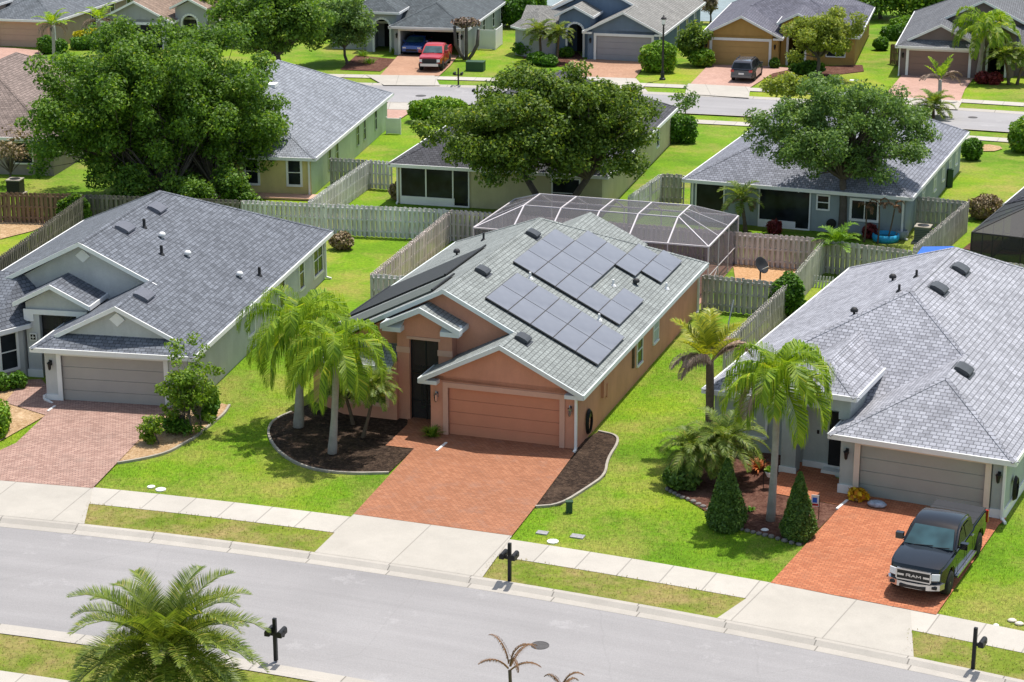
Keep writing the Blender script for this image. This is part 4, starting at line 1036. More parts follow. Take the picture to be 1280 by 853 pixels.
def tree(name, label, base, c, r, ncl, nl, lsize, m, trunk=.28, group=None, clr=(.8, 1.35), bark='bark', low=-.55, hollow=.5, stems=1, cat='tree', flat=.75, limbs=True, lobes=0, lowlobe=-.55):
    """base: world point; c: crown centre relative to base; r: crown radii"""
    global rng; rng = np.random.default_rng(zlib.crc32(label.encode()))
    root = thing(name, label, cat, (base[0], base[1], 0), 0, group)
    c = np.array(c, float); r = np.array(r, float); cl = []
    lc_ = []
    if lobes:
        while len(lc_) < lobes:
            d = rng.normal(size=3); d /= np.linalg.norm(d); p = d * rng.uniform(.35, .72)
            if p[2] < lowlobe: continue
            if all(np.linalg.norm(p - q) > .95 / lobes ** .4 for q in lc_) or rng.uniform() < .02: lc_.append(p)
        for i in range(ncl):
            q = lc_[i % lobes]; d = rng.normal(size=3); d /= np.linalg.norm(d)
            if d[2] < -.5: d[2] *= -1
            cl.append(c + (q + d * rng.uniform(.24, .42)) * r)
    while len(cl) < ncl:
        d = rng.normal(size=3); d /= np.linalg.norm(d)
        if d[2] < low: continue
        k = rng.uniform(hollow, 1.0) * (1 + .16 * math.sin(3.1 * d[0] + 2.3 * d[1] + c[0]) + .10 * math.sin(7 * d[1] + 5 * d[2]))
        cl.append(c + d * k * r)
    pts, outs = [], []
    for p in cl:
        R = rng.uniform(*clr); d, q = ball(int(nl * (R / clr[1]) ** 2), .42)
        pts.append(p + q * R * np.array([1, 1, flat])); outs.append(d)
    leaf_mesh('crown', np.concatenate(pts), lsize, m, root, out=np.concatenate(outs))
    tb = MB(); fork = np.array([c[0] * .35, c[1] * .35, max(.9, c[2] - r[2] * .75)])
    for s in range(stems):
        b0 = np.array([0, 0, -.05]) + (np.array([math.cos(s * 2.4), math.sin(s * 2.4), 0]) * .35 * (stems > 1))
        fk = fork + (np.array([math.cos(s * 2.4), math.sin(s * 2.4), 0]) * r[0] * .3 * (stems > 1))
        tb.tube([b0, b0 + (fk - b0) * .08 + np.array([0, 0, .1]), b0 + (fk - b0) * .55 + rng.normal(size=3) * .08, fk], [trunk * 1.35, trunk, trunk * .85, trunk * .75], 9)
        if limbs:
            for i, p in enumerate(cl):
                if i % stems != s or (i % 2 and len(cl) > 70): continue
                mid = fk + (p - fk) * .5 + np.array([0, 0, .12 * np.linalg.norm(p - fk)]) + rng.normal(size=3) * .15
                t0 = trunk * .38
                tb.tube([fk - np.array([0, 0, .1]), mid, p], [t0, t0 * .5, t0 * .12], 5, cap=False)
    tb.build('trunk', M[bark], root, smooth=True, uv=False)
    return root

def blob(name, label, base, r, n, lsize, m, cat='shrub', group=None, power=2.0, shell=.22, lift=0.0, up=.5, rot=0.0):
    """clipped bush: r = half sizes; power > 2 gives a boxier hedge"""
    d, q = ball(n, shell)
    if power != 2:
        k = (np.abs(d) ** power).sum(1) ** (-1 / power); q = q * k[:, None]
    wob = 1 + .07 * np.sin(5 * d[:, 0] + 3 * d[:, 1])[:, None] + .05 * np.sin(9 * d[:, 2] + 4 * d[:, 0])[:, None]
    P = q * np.array(r) * wob; P[:, 2] += r[2] * .96 + lift; P[:, 2] = np.maximum(P[:, 2], .03)
    o = leaf_mesh(name, P, lsize, m, None, up=up, out=d)
    o.location = (base[0], base[1], 0); o.rotation_euler = (0, 0, rot); return tag(o, label, cat, group)

def topiary(label, base, R, H, n, m):
    t = rng.uniform(0, 1, n) ** 1.35; a = rng.uniform(0, 2 * math.pi, n)
    prof = np.where(t < .13, .78 + 1.5 * t, (1 - (t - .13) / .9) ** .85); rr_ = R * prof * rng.uniform(.78, 1.03, n) * (1 + .06 * np.sin(3 * a + 6 * t))
    P = np.stack([rr_ * np.cos(a), rr_ * np.sin(a), .05 + t * H], 1)
    d = np.stack([np.cos(a), np.sin(a), np.full(n, .35)], 1)
    root = thing('conical_topiary', label, 'topiary', base)
    leaf_mesh('foliage', P, .055, m, root, out=d, up=.2)
    MB().lathe([(R * .62, .06), (R * .72, .4 * H * .4), (R * .4, H * .55), (.04, H * .92)], 12).build('inner_growth', m, root, smooth=True, uv=False)
    return root

def frond(mb, o, az, el, L, droop, ll, n, wd, hang, stiff=0.0, r0=.03, start=.14, vee=.5):
    """pinnate leaf: rachis leaves o at azimuth az, elevation el, bends down by droop (radians over its length)"""
    o = np.array(o, float); P = [o]; D = []; steps = 12; e = el
    for i in range(steps):
        d = np.array([math.cos(az) * math.cos(e), math.sin(az) * math.cos(e), math.sin(e)])
        D.append(d); P.append(P[-1] + d * L / steps); e -= droop / steps * (0.5 + 1.0 * (i / steps))
        if e < -1.5: e = -1.5
    D.append(D[-1])
    mb.tube(P[::2], [r0 * (1 - .85 * i / (len(P[::2]) - 1)) for i in range(len(P[::2]))], 4, cap=False)
    side = np.array([-math.sin(az), math.cos(az), 0])
    for i in range(n):
        t = start + (1 - start) * (i + rng.uniform(-.3, .3)) / n; t = min(max(t, .02), .995)
        k = t * steps; j = min(int(k), steps - 1); p = P[j] + (P[j + 1] - P[j]) * (k - j); d = D[j]
        up = np.cross(d, side); up = up if up[2] > 0 else -up
        l = ll * (math.sin(math.pi * min(1, .18 + .82 * t) ** .9) ** .6 * .85 + .15) * rng.uniform(.85, 1.12)
        for s in (-1, 1):
            v = side * s * 1.0 + d * (.55 + .5 * t) + up * (vee + rng.uniform(-.25, .25)); v /= np.linalg.norm(v)
            m1 = p + v * l * .5 + np.array([0, 0, -hang * l * .12]); v2 = v * (1 - hang * .75) + np.array([0, 0, -hang * 1.0]); v2 /= np.linalg.norm(v2)
            m2 = m1 + v2 * l * .5
            wv = np.cross(v, up); wv = wv / (np.linalg.norm(wv) + 1e-9) * wd * .5
            if hang > .4: wv = (wv + d * wd * .35)
            mb.poly([p - wv * .6, p + wv * .6, m1 + wv, m1 - wv]); b = len(mb.v)
            mb.v.append(tuple(m2)); mb.f.append((b - 2, b, b - 1))

def palm(name, label, base, hub, m, nf, L, ll, droop, hang, el=(-.25, 1.35), wd=.05, n=34, trunk=.16, bark='palm_bark', group=None, shaft=0.0, dead=0, dead_m=None, deadL=.9, dead_droop=2.6, dead_el=(.1, .6), cat='palm', vee=.5, azs=None, rough=True, seed=None):
    global rng; rng = np.random.default_rng(zlib.crc32(label.encode()))
    root = thing(name, label, cat, (base[0], base[1], 0), 0, group)
    H = np.array([hub[0] - base[0], hub[1] - base[1], hub[2]])
    if trunk:
        tb = MB(); pts = [np.array([0, 0, -.05]) + (H - np.array([0, 0, -.05])) * t + np.array([math.sin(t * 3) * .04, 0, 0]) for t in np.linspace(0, 1, 12)]
        tb.tube(pts, [trunk * (1.25 - .35 * min(1, t * 3) + (.05 if (i % 2 and rough) else 0)) * (1 - .12 * t) for i, t in enumerate(np.linspace(0, 1, 12))], 10)
        tb.build('trunk', M[bark], root, smooth=True, uv=False)
    if shaft:
        MB().tube([H - np.array([0, 0, shaft * .3]), H + np.array([0, 0, shaft * .3]), H + np.array([0, 0, shaft * .7])], [trunk * 1.0, trunk * 1.05, trunk * .4], 10).build('crown_shaft', M['queen'], root, smooth=True, uv=False)
    mb = MB(); ga = 2.39996
    for i in range(nf):
        t = (i + .5) / nf; az = azs[i] if azs else i * ga + rng.uniform(-.25, .25)
        e = el[1] + (el[0] - el[1]) * t ** .8 + rng.uniform(-.1, .1)
        frond(mb, H + np.array([math.cos(az), math.sin(az), 0]) * trunk * .6 + np.array([0, 0, (1 - t) * .25]), az, e, L * rng.uniform(.82, 1.08), droop * rng.uniform(.85, 1.15) * (.75 + .5 * (1 - t)), ll, n, wd, hang, vee=vee)
    mb.build('crown', m, root, uv=False, fixn=False)
    if dead:
        db = MB()
        for i in range(dead):
            az = i * ga * 1.3 + .7 + rng.uniform(-.3, .3)
            frond(db, H + np.array([math.cos(az), math.sin(az), 0]) * trunk * .7, az, rng.uniform(*dead_el), L * deadL * rng.uniform(.8, 1.1), dead_droop, ll * .8, n, wd * .8, .9)
        db.build('dead_frond', dead_m or M['dead_frond'], root, uv=False, fixn=False)
    return root
def P_(bpx, hpx, lean=0.0):
    b = g(*bpx); return b, at(hpx[0], hpx[1], b.y + lean)
def crown(base, px, dy=0.0):
    p = at(px[0], px[1], base.y + dy); return (p.x - base.x, dy, p.z)

M['willow'] = leaf('willowy_leaf', (.13, .19, .025), (.33, .40, .06), .42, tip=(.5, .5, .09))
# ---- oaks and other trees
b = Vector((-20.6, 121.0, 0)); c = crown(b, (206, 154), 1)
tree('oak_tree', 'largest oak, multi stemmed, towering over the dark fence at left', b, c, (8.7, 6.0, 5.9), 420, 540, .115, M['oak'], .2, stems=5, clr=(.6, 1.2), low=-1, hollow=.3, lobes=26, lowlobe=-.95)
for x, y, r, lab in ((-22.6, 117.2, 1.9, 'leafy undergrowth bush left of the oak stems by the dark fence'), (-19.2, 116.6, 1.7, 'leafy undergrowth bush in front of the oak stems'), (-16.6, 117.6, 1.5, 'leafy undergrowth bush right of the oak stems')):
    tree('undergrowth_bush', lab, Vector((x, y, 0)), (0, 0, 1.5), (r, 1.0, 1.4), 34, 240, .11, M['oak'], .05, clr=(.4, .8), low=-1, hollow=.15, stems=2, cat='bush')
b = Vector((2.5, 116.2, 0)); c = crown(b, (678, 168), -1.2)
tree('oak_tree', 'dense olive oak in front of the cream house behind the pool', b, c, (7.3, 4.9, 3.6), 300, 520, .11, M['oak2'], .24, stems=2, clr=(.55, 1.1), low=-.92, hollow=.3, lobes=20, lowlobe=-.75)
b = g(1053, 292); c = crown(b, (1050, 172), 0)
tree('oak_tree', 'airy grey green oak in the yard of the blue grey house', b, c, (5.5, 4.6, 3.1), 210, 360, .095, M['oak3'], .26, clr=(.4, .9), low=-.6, hollow=.25, lobes=14)
b = g(1021, 99); c = crown(b, (1026, 48), 0)
tree('street_tree', 'round willowy tree in front of the mustard house', b, c, (3.4, 3.2, 2.0), 100, 360, .12, M['willow'], .17, clr=(.55, .95), low=-.7, hollow=.25)
b = g(985, 146); c = crown(b, (986, 108), 0)
tree('street_tree', 'small sparse tree above the roof of the blue grey house', b, c, (2.3, 1.8, 1.0), 40, 200, .12, M['willow'], .1, clr=(.45, .8), hollow=.2)
b = g(352, 92); c = crown(b, (338, 28), 0)
tree('shade_tree', 'big shade tree above the pale blue roof at top left', b, c, (5.6, 4.4, 3.6), 160, 400, .14, M['oak'], .25, clr=(.6, 1.15), low=-.7, hollow=.3, lobes=10)
b = g(434, 80); c = crown(b, (424, 30), 0)
tree('shade_tree', 'smaller leafy tree beside the pale grey house', b, c, (2.8, 2.6, 2.6), 75, 360, .13, M['oak3'], .14, clr=(.6, 1.1), low=-.7, hollow=.3)
b = g(857, 152); c = crown(b, (857, 128), 0)
tree('young_tree', 'thin twiggy sapling beside the back street hedge', b, c, (.9, .8, 1.2), 20, 36, .13, M['oak3'], .05, clr=(.3, .6), hollow=.1)
b = g(14, 232); c = crown(b, (12, 190), 0)
tree('bare_tree', 'half bare reddish tree beside the far left air conditioner', b, c, (1.9, 1.7, 1.7), 30, 40, .12, M['dry_shrub'], .09, clr=(.4, .7), hollow=.1)
b = g(240, 541); c = crown(b, (233, 478), 0)
tree('tall_shrub', 'tall light green shrub in the gravel bed by the left garage', b, (c[0], c[1], 2.0), (1.3, 1.1, 2.05), 70, 170, .075, M['shrub'], .045, clr=(.18, .5), hollow=.1, low=-1, stems=3, cat='shrub')
blob('dark_shrub', 'dark rounded shrub beside the tall light shrub', g(258, 524), (.6, .7, .8), 2600, .10, M['hedge'])
tree('dark_shrub', 'low dark shrub at the foot of the tall light shrub', g(222, 543), (0, 0, .5), (.8, .6, .5), 40, 90, .075, M['hedge'], .03, clr=(.2, .35), hollow=.1, low=-1, stems=2, cat='shrub')
tree('small_shrub', 'small upright shrub nearest the pink brick driveway', g(188, 556), (0, 0, .7), (.4, .4, .65), 30, 90, .07, M['shrub'], .03, clr=(.15, .3), hollow=.1, low=-1, stems=2, cat='shrub')
blob('ball_shrub', 'small clipped ball nearest the left house plaque', g(23, 486), (.42, .42, .40), 1100, .075, M['hedge'])
blob('ball_shrub', 'small clipped ball at the left edge by the bay window', g(2, 489), (.45, .45, .42), 1100, .075, M['hedge'])
blob('clipped_hedge', 'bright clipped hedge cut off by the left edge', g(-6, 543), (.62, .9, .68), 2400, .085, M['hedge_bright'], cat='hedge', power=4)
# behind and around
b = Vector((-9.0, 0, 0))
blob('round_shrub', 'round green shrub at the corner of the silver side fence', g(984, 397), (.85, .85, 1.15), 3800, .11, M['hedge'])
blob('clipped_hedge', 'bright green hedge on the corner of the back street', g(549, 152), (2.1, 1.2, .85), 5200, .13, M['hedge_bright'], cat='hedge', power=3.4)
blob('clipped_hedge', 'dark boxy hedge at the right corner of the cream house', g(850, 178), (1.15, .8, .95), 2600, .13, M['hedge'], cat='hedge', power=4)
blob('clipped_hedge', 'clipped hedge cut off by the right edge', g(1279, 190), (1.0, 1.0, 1.15), 2800, .13, M['hedge_bright'], cat='hedge', power=3.4)
blob('golden_hedge', 'tall golden topped bush beside the street lamp', g(823, 90), (1.5, 1.25, 1.25), 4200, .14, M['hedge_bright'], cat='hedge', power=3)
blob('golden_hedge', 'bright yellow low hedge in front of the bronze porch', Vector((at(1260, 320, 100.6).x, 100.6, 0)), (1.9, .45, .75), 2600, .12, M['hedge_yellow'], cat='hedge', power=3)
blob('golden_hedge', 'yellow topped hedge beside the tan house', g(113, 58), (1.35, 1.0, .75), 2600, .15, M['hedge_yellow'], cat='hedge', power=3.4)
blob('clipped_hedge', 'dark hedge under the yellow topped one', g(112, 61), (1.5, 1.05, .55), 2400, .15, M['hedge'], cat='hedge', power=3.6)
blob('dark_shrub', 'dark shrub beside the pink garage door', g(58, 67), (.75, .75, .8), 1500, .14, M['hedge'])
blob('dark_shrub', 'dark shrub against the tan side wall', g(76, 66), (.7, .6, .6), 1200, .14, M['hedge'])
blob('dark_shrub', 'low grey green shrub at the foot of the far left palm', g(47, 81), (.8, .7, .4), 1200, .12, M['oak3'])
blob('twiggy_shrub', 'brown twiggy shrub behind the bronze porch', g(1231, 274), (1.1, .9, .75), 2200, .10, M['dry_shrub'])
blob('small_shrub', 'small rounded shrub at the corner of the blue grey house', g(1214, 200), (.75, .7, .75), 1500, .12, M['hedge'])
for px, r, lab in (((662, 70), (1.5, .9, .7), 'wide dark shrub left of the octagonal bay'), ((672, 81), (.9, .8, .55), 'lower dark shrub in the blue house bed'), ((686, 83), (.8, .7, .5), 'right hand low shrub in the blue house bed'), ((708, 72), (.65, .6, .45), 'small round shrub by the blue house entry'), ((683, 69), (1.3, .6, .5), 'long dark shrub under the bay palms')):
    blob('dark_shrub', lab, g(*px), r, 1500, .13, M['hedge'])
for px, r, lab in (((648, 34), (1.9, 1.7, 1.7), 'nearer big round bush beyond the vinyl enclosure'), ((664, 24), (1.7, 1.6, 1.6), 'farther big round bush beyond the vinyl enclosure')):
    blob('big_bush', lab, g(*px), r, 3200, .17, M['hedge'], cat='bush')
b = g(868, 82); c = crown(b, (865, 52), 0)
tree('small_tree', 'dark bushy tree between the blue and mustard houses', b, c, (1.2, 1.1, 1.7), 30, 200, .15, M['oak2'], .07, clr=(.45, .8), hollow=.2, low=-.9)
blob('bright_shrub', 'bright loose shrub left of the mustard garage', g(878, 84), (1.1, .8, .8), 1600, .15, M['hedge_bright'])
blob('dark_shrub', 'dark block shrub under the willowy tree', g(1010, 94), (1.5, .7, .6), 1600, .14, M['hedge'])
blob('ball_shrub', 'small dark ball right of the mustard garage', g(968, 86), (.45, .4, .45), 700, .12, M['hedge'])
blob('ball_shrub', 'green ball shrub by the mustard side wall', g(1101, 63), (.7, .65, .6), 1000, .13, M['hedge'])
blob('clipped_hedge', 'dark hedge at the far end of the mustard house', g(1128, 50), (1.9, .8, .7), 1900, .15, M['hedge'], cat='hedge', power=3.6)
blob('clipped_hedge', 'bright hedge top behind the dark hedge', g(1133, 42), (1.6, 1.0, .8), 1900, .15, M['hedge_bright'], cat='hedge', power=3)
blob('bright_shrub', 'yellow green sprig by the sapling hedge', g(842, 164), (.6, .5, .6), 800, .13, M['hedge_bright'])
for px, lab in (((1228, 105), 'red leaved plant left in the cocoa house bed'), ((1243, 106), 'red leaved plant right in the cocoa house bed')):
    blob('red_shrub', lab, g(*px), (.65, .5, .5), 700, .16, M['red_leaf'])
for px, lab in (((968, 292), 'red cordyline below the porch of the blue grey house'), ((1087, 298), 'red cordyline below the double window')):
    blob('red_shrub', lab, g(*px), (.4, .4, .4), 380, .16, M['red_leaf'])
blob('flower_shrub', 'small rusty flowering shrub at the rear corner of the grey house', g(428, 312), (.7, .6, .5), 900, .10, M['dry_shrub'])
blob('ivy_patch', 'leafy vine spilling over the dark fence', Vector(T(92, 246)), (1.0, .35, 1.0), 1500, .13, M['oak'], cat='vine')
blob('ivy_patch', 'low vine at the foot of the brown fence', g(38, 278), (.3, .25, .45), 300, .12, M['hedge_yellow'], cat='vine')
blob('potted_shrub', 'dry shrub at the cream house porch corner', g(498, 250), (.55, .5, .6), 700, .10, M['dry_shrub'])
# wooded edge far behind the back street
for x, y, r, lab in ((36, 199, 3.6, 'leftmost'), (41.5, 200, 4.2, 'middle'), (48, 198, 4, 'rightmost')):
    tree('woodland_tree', lab + ' dark tree of the three behind the mustard house', Vector((x, y, 0)), (0, 0, 2.4), (r, 3, 2.4), 50, 220, .2, M['oak'], .2, group='trees behind the back street', clr=(1.2, 2), low=-.9)
# ---- palms
b, hb = P_((373, 535), (374, 408)); palm('queen_palm', 'left of the two tall queen palms in the curved mulch bed', b, hb, M['queen'], 24, 3.3, 1.1, 2.7, 1.1, wd=.032, n=72, shaft=.7, trunk=.19)
b, hb = P_((415, 568), (420, 440)); palm('queen_palm', 'right of the two tall queen palms in the curved mulch bed', b, hb, M['queen'], 20, 2.8, 1.05, 2.75, 1.1, wd=.032, n=66, shaft=.6, trunk=.16)
b, hb = P_((453, 548), (467, 487)); palm('pygmy_date_palm', 'small leaning date palm right of the terracotta window', b, hb, M['pygmy'], 34, 1.2, .36, 1.6, .4, trunk=.08, bark='brown_bark', n=36, wd=.024)
b, hb = P_((442, 532), (429, 488)); palm('pygmy_date_palm', 'small leaning date palm half hidden under the queen palms', b, hb, M['pygmy'], 30, 1.15, .36, 1.6, .4, trunk=.08, bark='brown_bark', n=34, wd=.024)
b, hb = P_((885, 566), (887, 452)); palm('yellowing_palm', 'ailing palm with bright yellow upright fronds and dead grey ones', b, hb, M['queen_yellow'], 7, 2.1, .7, .9, .35, el=(.7, 1.45), wd=.045, n=60, trunk=.2, bark='brown_bark', dead=8, deadL=1.0, dead_droop=2.0, dead_el=(.4, .9), azs=[2.3, 1.5, .2, 2.8, 5.6, 3.9, 2.0])
b, hb = P_((963, 652), (972, 474)); palm('queen_palm', 'queen palm with a slim grey trunk in front of the sage house', b, hb, M['queen'], 24, 2.7, 1.05, 2.6, 1.1, wd=.034, n=70, shaft=.6, trunk=.15, dead=2)
b, hb = P_((908, 602), (905, 556)); palm('cycad', 'bushy date palm clump behind the taller topiary', b, hb, M['pygmy'], 44, 1.8, .45, 1.7, .4, trunk=.16, bark='brown_bark', n=48, dead=7, wd=.026)
b, hb = P_((872, 604), (868, 566)); palm('cycad', 'bushy date palm clump on the lawn side of the red mulch', b, hb, M['pygmy'], 36, 1.55, .42, 1.8, .4, trunk=.14, bark='brown_bark', n=44, dead=5, wd=.026)
b, hb = P_((932, 290), (926, 250)); palm('garden_palm', 'short palm with drying fronds in front of the blue grey porch', b, hb, M['pygmy'], 18, 1.5, .45, 1.6, .3, trunk=.12, bark='brown_bark', n=26, dead=5, wd=.06)
b, hb = P_((1047, 342), (1046, 308)); palm('garden_palm', 'young bright yellow green palm at the fence corner', b, hb, M['hedge_bright'], 14, 1.5, .45, 1.4, .3, el=(.2, 1.4), trunk=.07, n=24, wd=.06)
for i, (bp, hp) in enumerate((((1080, 303), (1083, 262)), ((1097, 305), (1099, 258)), ((1108, 304), (1118, 262)))):
    b, hb = P_(bp, hp); palm('dead_palm', ('leftmost', 'middle', 'rightmost')[i] + ' dead palm sapling under the double window', b, hb, M['dead_brown'], 4, .8, .3, 2.8, .8, el=(.5, 1.2), trunk=.05, bark='brown_bark', n=14, wd=.05, group='dead saplings by the double window')
b, hb = P_((1222, 100), (1230, 34)); palm('queen_palm', 'tall queen palm in front of the cocoa house', b, hb, M['queen'], 22, 3.3, 1.0, 2.4, .8, wd=.09, n=36, shaft=.8, trunk=.22)
b, hb = P_((1261, 106), (1256, 72)); palm('garden_palm', 'date palm by the dark entry of the cocoa house', b, hb, M['pygmy'], 24, 1.9, .5, 1.5, .3, trunk=.12, bark='brown_bark', n=24, wd=.07)
b, hb = P_((1271, 106), (1279, 72)); palm('garden_palm', 'date palm cut off by the right edge near the cocoa house', b, hb, M['pygmy'], 22, 1.7, .5, 1.6, .3, trunk=.12, bark='brown_bark', n=24, wd=.07)
b, hb = P_((1173, 131), (1175, 100)); palm('yellowing_palm', 'dying palm with grey hanging fronds on the cocoa driveway', b, hb, M['queen'], 5, 1.8, .5, .7, .3, el=(.9, 1.45), trunk=.17, n=26, wd=.08, dead=7, deadL=1.2, dead_droop=2.1, dead_el=(.4, .9))
b, hb = P_((1166, 148), (1166, 134)); palm('cycad', 'bushy light palm behind the roof of the blue grey house', b, hb, M['pygmy'], 26, 1.8, .5, 1.4, .3, trunk=.14, bark='brown_bark', n=24, wd=.08)
b, hb = P_((676, 77), (674, 42)); palm('garden_palm', 'left of two grey green palms by the octagonal bay', b, hb, M['date'], 22, 1.7, .5, 1.5, .3, trunk=.13, bark='brown_bark', n=22, wd=.08)
b, hb = P_((695, 79), (698, 44)); palm('garden_palm', 'right of two grey green palms by the octagonal bay', b, hb, M['date'], 22, 1.6, .5, 1.6, .3, trunk=.13, bark='brown_bark', n=22, wd=.08)
b, hb = P_((67, 86), (66, 32)); palm('garden_palm', 'palm with a drooping dead frond by the pink garage', b, hb, M['queen'], 9, 1.9, .5, 1.3, .4, el=(.3, 1.4), trunk=.15, n=26, wd=.08, dead=4)
b, hb = P_((127, 72), (124, 26)); palm('garden_palm', 'ragged palm between the tan and dove grey houses', b, hb, M['queen'], 7, 2.2, .55, 1.3, .4, el=(.4, 1.4), trunk=.15, n=26, wd=.08, dead=5)
palm('palm_crown', 'palm tuft at the top edge beside the arched entry', g(262, 55), at(258, -4, g(262, 55).y), M['queen'], 16, 2.2, .7, 2.2, .7, trunk=.15, n=26, wd=.09)
b = Vector((-9.75, 52.6, 0)); hb = at(206, 818, 52.6)
palm('date_palm', 'large foreground date palm with a full feathery crown', b, hb, M['date'], 84, 3.0, .58, 1.45, .2, el=(-.55, 1.4), wd=.026, n=84, trunk=.34, bark='brown_bark', vee=.75)
for i, (px, k, L) in enumerate((((637, 838), 6, 1.2), ((702, 868), 5, .8))):
    p = at(px[0], px[1], 51.5)
    palm('dead_palm', ('taller', 'smaller')[i] + ' dried brown palm top at the bottom edge', Vector((p.x, 51.5, 0)), p, M['dead_brown'], k, L, .17, 2.2, .9, el=(.7, 1.55), trunk=.06, bark='brown_bark', n=30, wd=.022)
# topiary and small plants
topiary('taller conical topiary at the lawn side of the red mulch bed', g(907, 660), .78, 2.65, 7500, M['conifer'])
topiary('shorter conical topiary beside the orange driveway', g(997, 673), .68, 2.5, 6500, M['conifer'])
blob('dark_shrub', 'dark low shrub under the date palm clump', g(853, 612), (.72, .6, .55), 2200, .085, M['conifer'])
def tuft(name, label, base, m, n, L, r=.1, cat='plant', wd=.03):
    mb = MB()
    for i in range(n):
        a = rng.uniform(0, 6.28); e = rng.uniform(.5, 1.45); d = np.array([math.cos(a) * math.cos(e), math.sin(a) * math.cos(e), math.sin(e)])
        o = np.array([math.cos(a), math.sin(a), 0]) * rng.uniform(0, r); l = L * rng.uniform(.7, 1.2); w_ = np.array([-math.sin(a), math.cos(a), 0]) * wd
        p1 = o + d * l * .6; p2 = p1 + (d + np.array([math.cos(a) * .5, math.sin(a) * .5, -.6])) * l * .45
        mb.poly([o - w_, o + w_, p1 + w_, p1 - w_]); b_ = len(mb.v); mb.v.append(tuple(p2)); mb.f.append((b_ - 2, b_, b_ - 1))
    o = mb.build(name, m, None, uv=False, fixn=False); o.location = (base[0], base[1], .05); return tag(o, label, cat)
tuft('grass_plant', 'spiky green plant between the entry walk and garage', g(540, 548), M['shrub'], 90, .55)
tuft('bromeliad', 'orange red spiky plant under the queen palm', g(948, 590), leaf('orange_leaf', (.30, .06, .02), (.5, .16, .04)), 60, .55, wd=.04)
tuft('grass_plant', 'green garden plant right of the dead saplings', g(1063, 300), M['shrub'], 60, .5)
tuft('grass_plant', 'green plant by the pale grey house entry', g(492, 68), M['shrub'], 60, .7)
tuft('grass_plant', 'low green plant in the pale grey house bed', g(461, 80), M['hedge_bright'], 70, .6, .5)
tuft('grass_plant', 'small green plant beside the shade tree', g(453, 71), M['hedge_bright'], 60, .6, .4)
# tall three-armed cactus by the pale grey house
r = thing('columnar_cactus', 'dark three armed columnar cactus with a shaggy top', 'cactus', g(583, 75))
for i, (dx, z) in enumerate(((-1.0, 2.9), (0, 3.3), (1.05, 2.6))):
    MB().tube([(dx * .15, 0, 0), (dx * .5, 0, .5), (dx * .9, 0, 1.3), (dx, 0, z)], [.13, .15, .16, .12], 8).build('stem', M['bark'], r, smooth=True, uv=False)
d, q = ball(500, .5); leaf_mesh('dead_top', q * np.array([1.3, .5, .45]) + np.array([0, 0, 3.2]), .16, M['dead_frond'], r)
# plants in the red mulch bed
for px, lab in (((938, 640), 'tiny plant left in the red mulch bed'), ((1006, 655), 'tiny plant beside the shorter topiary')):
    tuft('bedding_plant', lab, g(*px), M['hedge'], 30, .2, .08)

b = g(888, 30); tree('dry_tree', 'brown dried tree at the pond edge between blue and mustard houses', b, (0, 0, 2.0), (.7, .6, 1.5), 26, 90, .14, M['dry_shrub'], .1, clr=(.3, .6), hollow=.1, low=-1)
# ------------------------------------------------------------------ vehicles
M['paint_black'] = paint('black_car_paint', (.004, .006, .010), .12, .22); M['paint_red'] = paint('red_car_paint', (.40, .005, .009), .3, .5)
M['paint_graphite'] = paint('graphite_car_paint', (.085, .085, .10), metal=.3); M['paint_white'] = paint('white_car_paint', (.75, .76, .77)); M['paint_blue'] = paint('blue_car_paint', (.03, .09, .32))
M['lamp'] = mat('headlamp_lens', (.75, .76, .78), .12, .05, spec=.8); M['tail'] = paint('tail_lamp', (.45, .01, .012), .2)
M['alloy'] = mat('alloy_wheel', (.55, .56, .58), .3, .05, metal=.7); M['vinyl'] = mat('black_vinyl', (.02, .021, .025), .6, .08); M['plastic'] = mat('black_plastic', (.02, .02, .021), .5, .1)

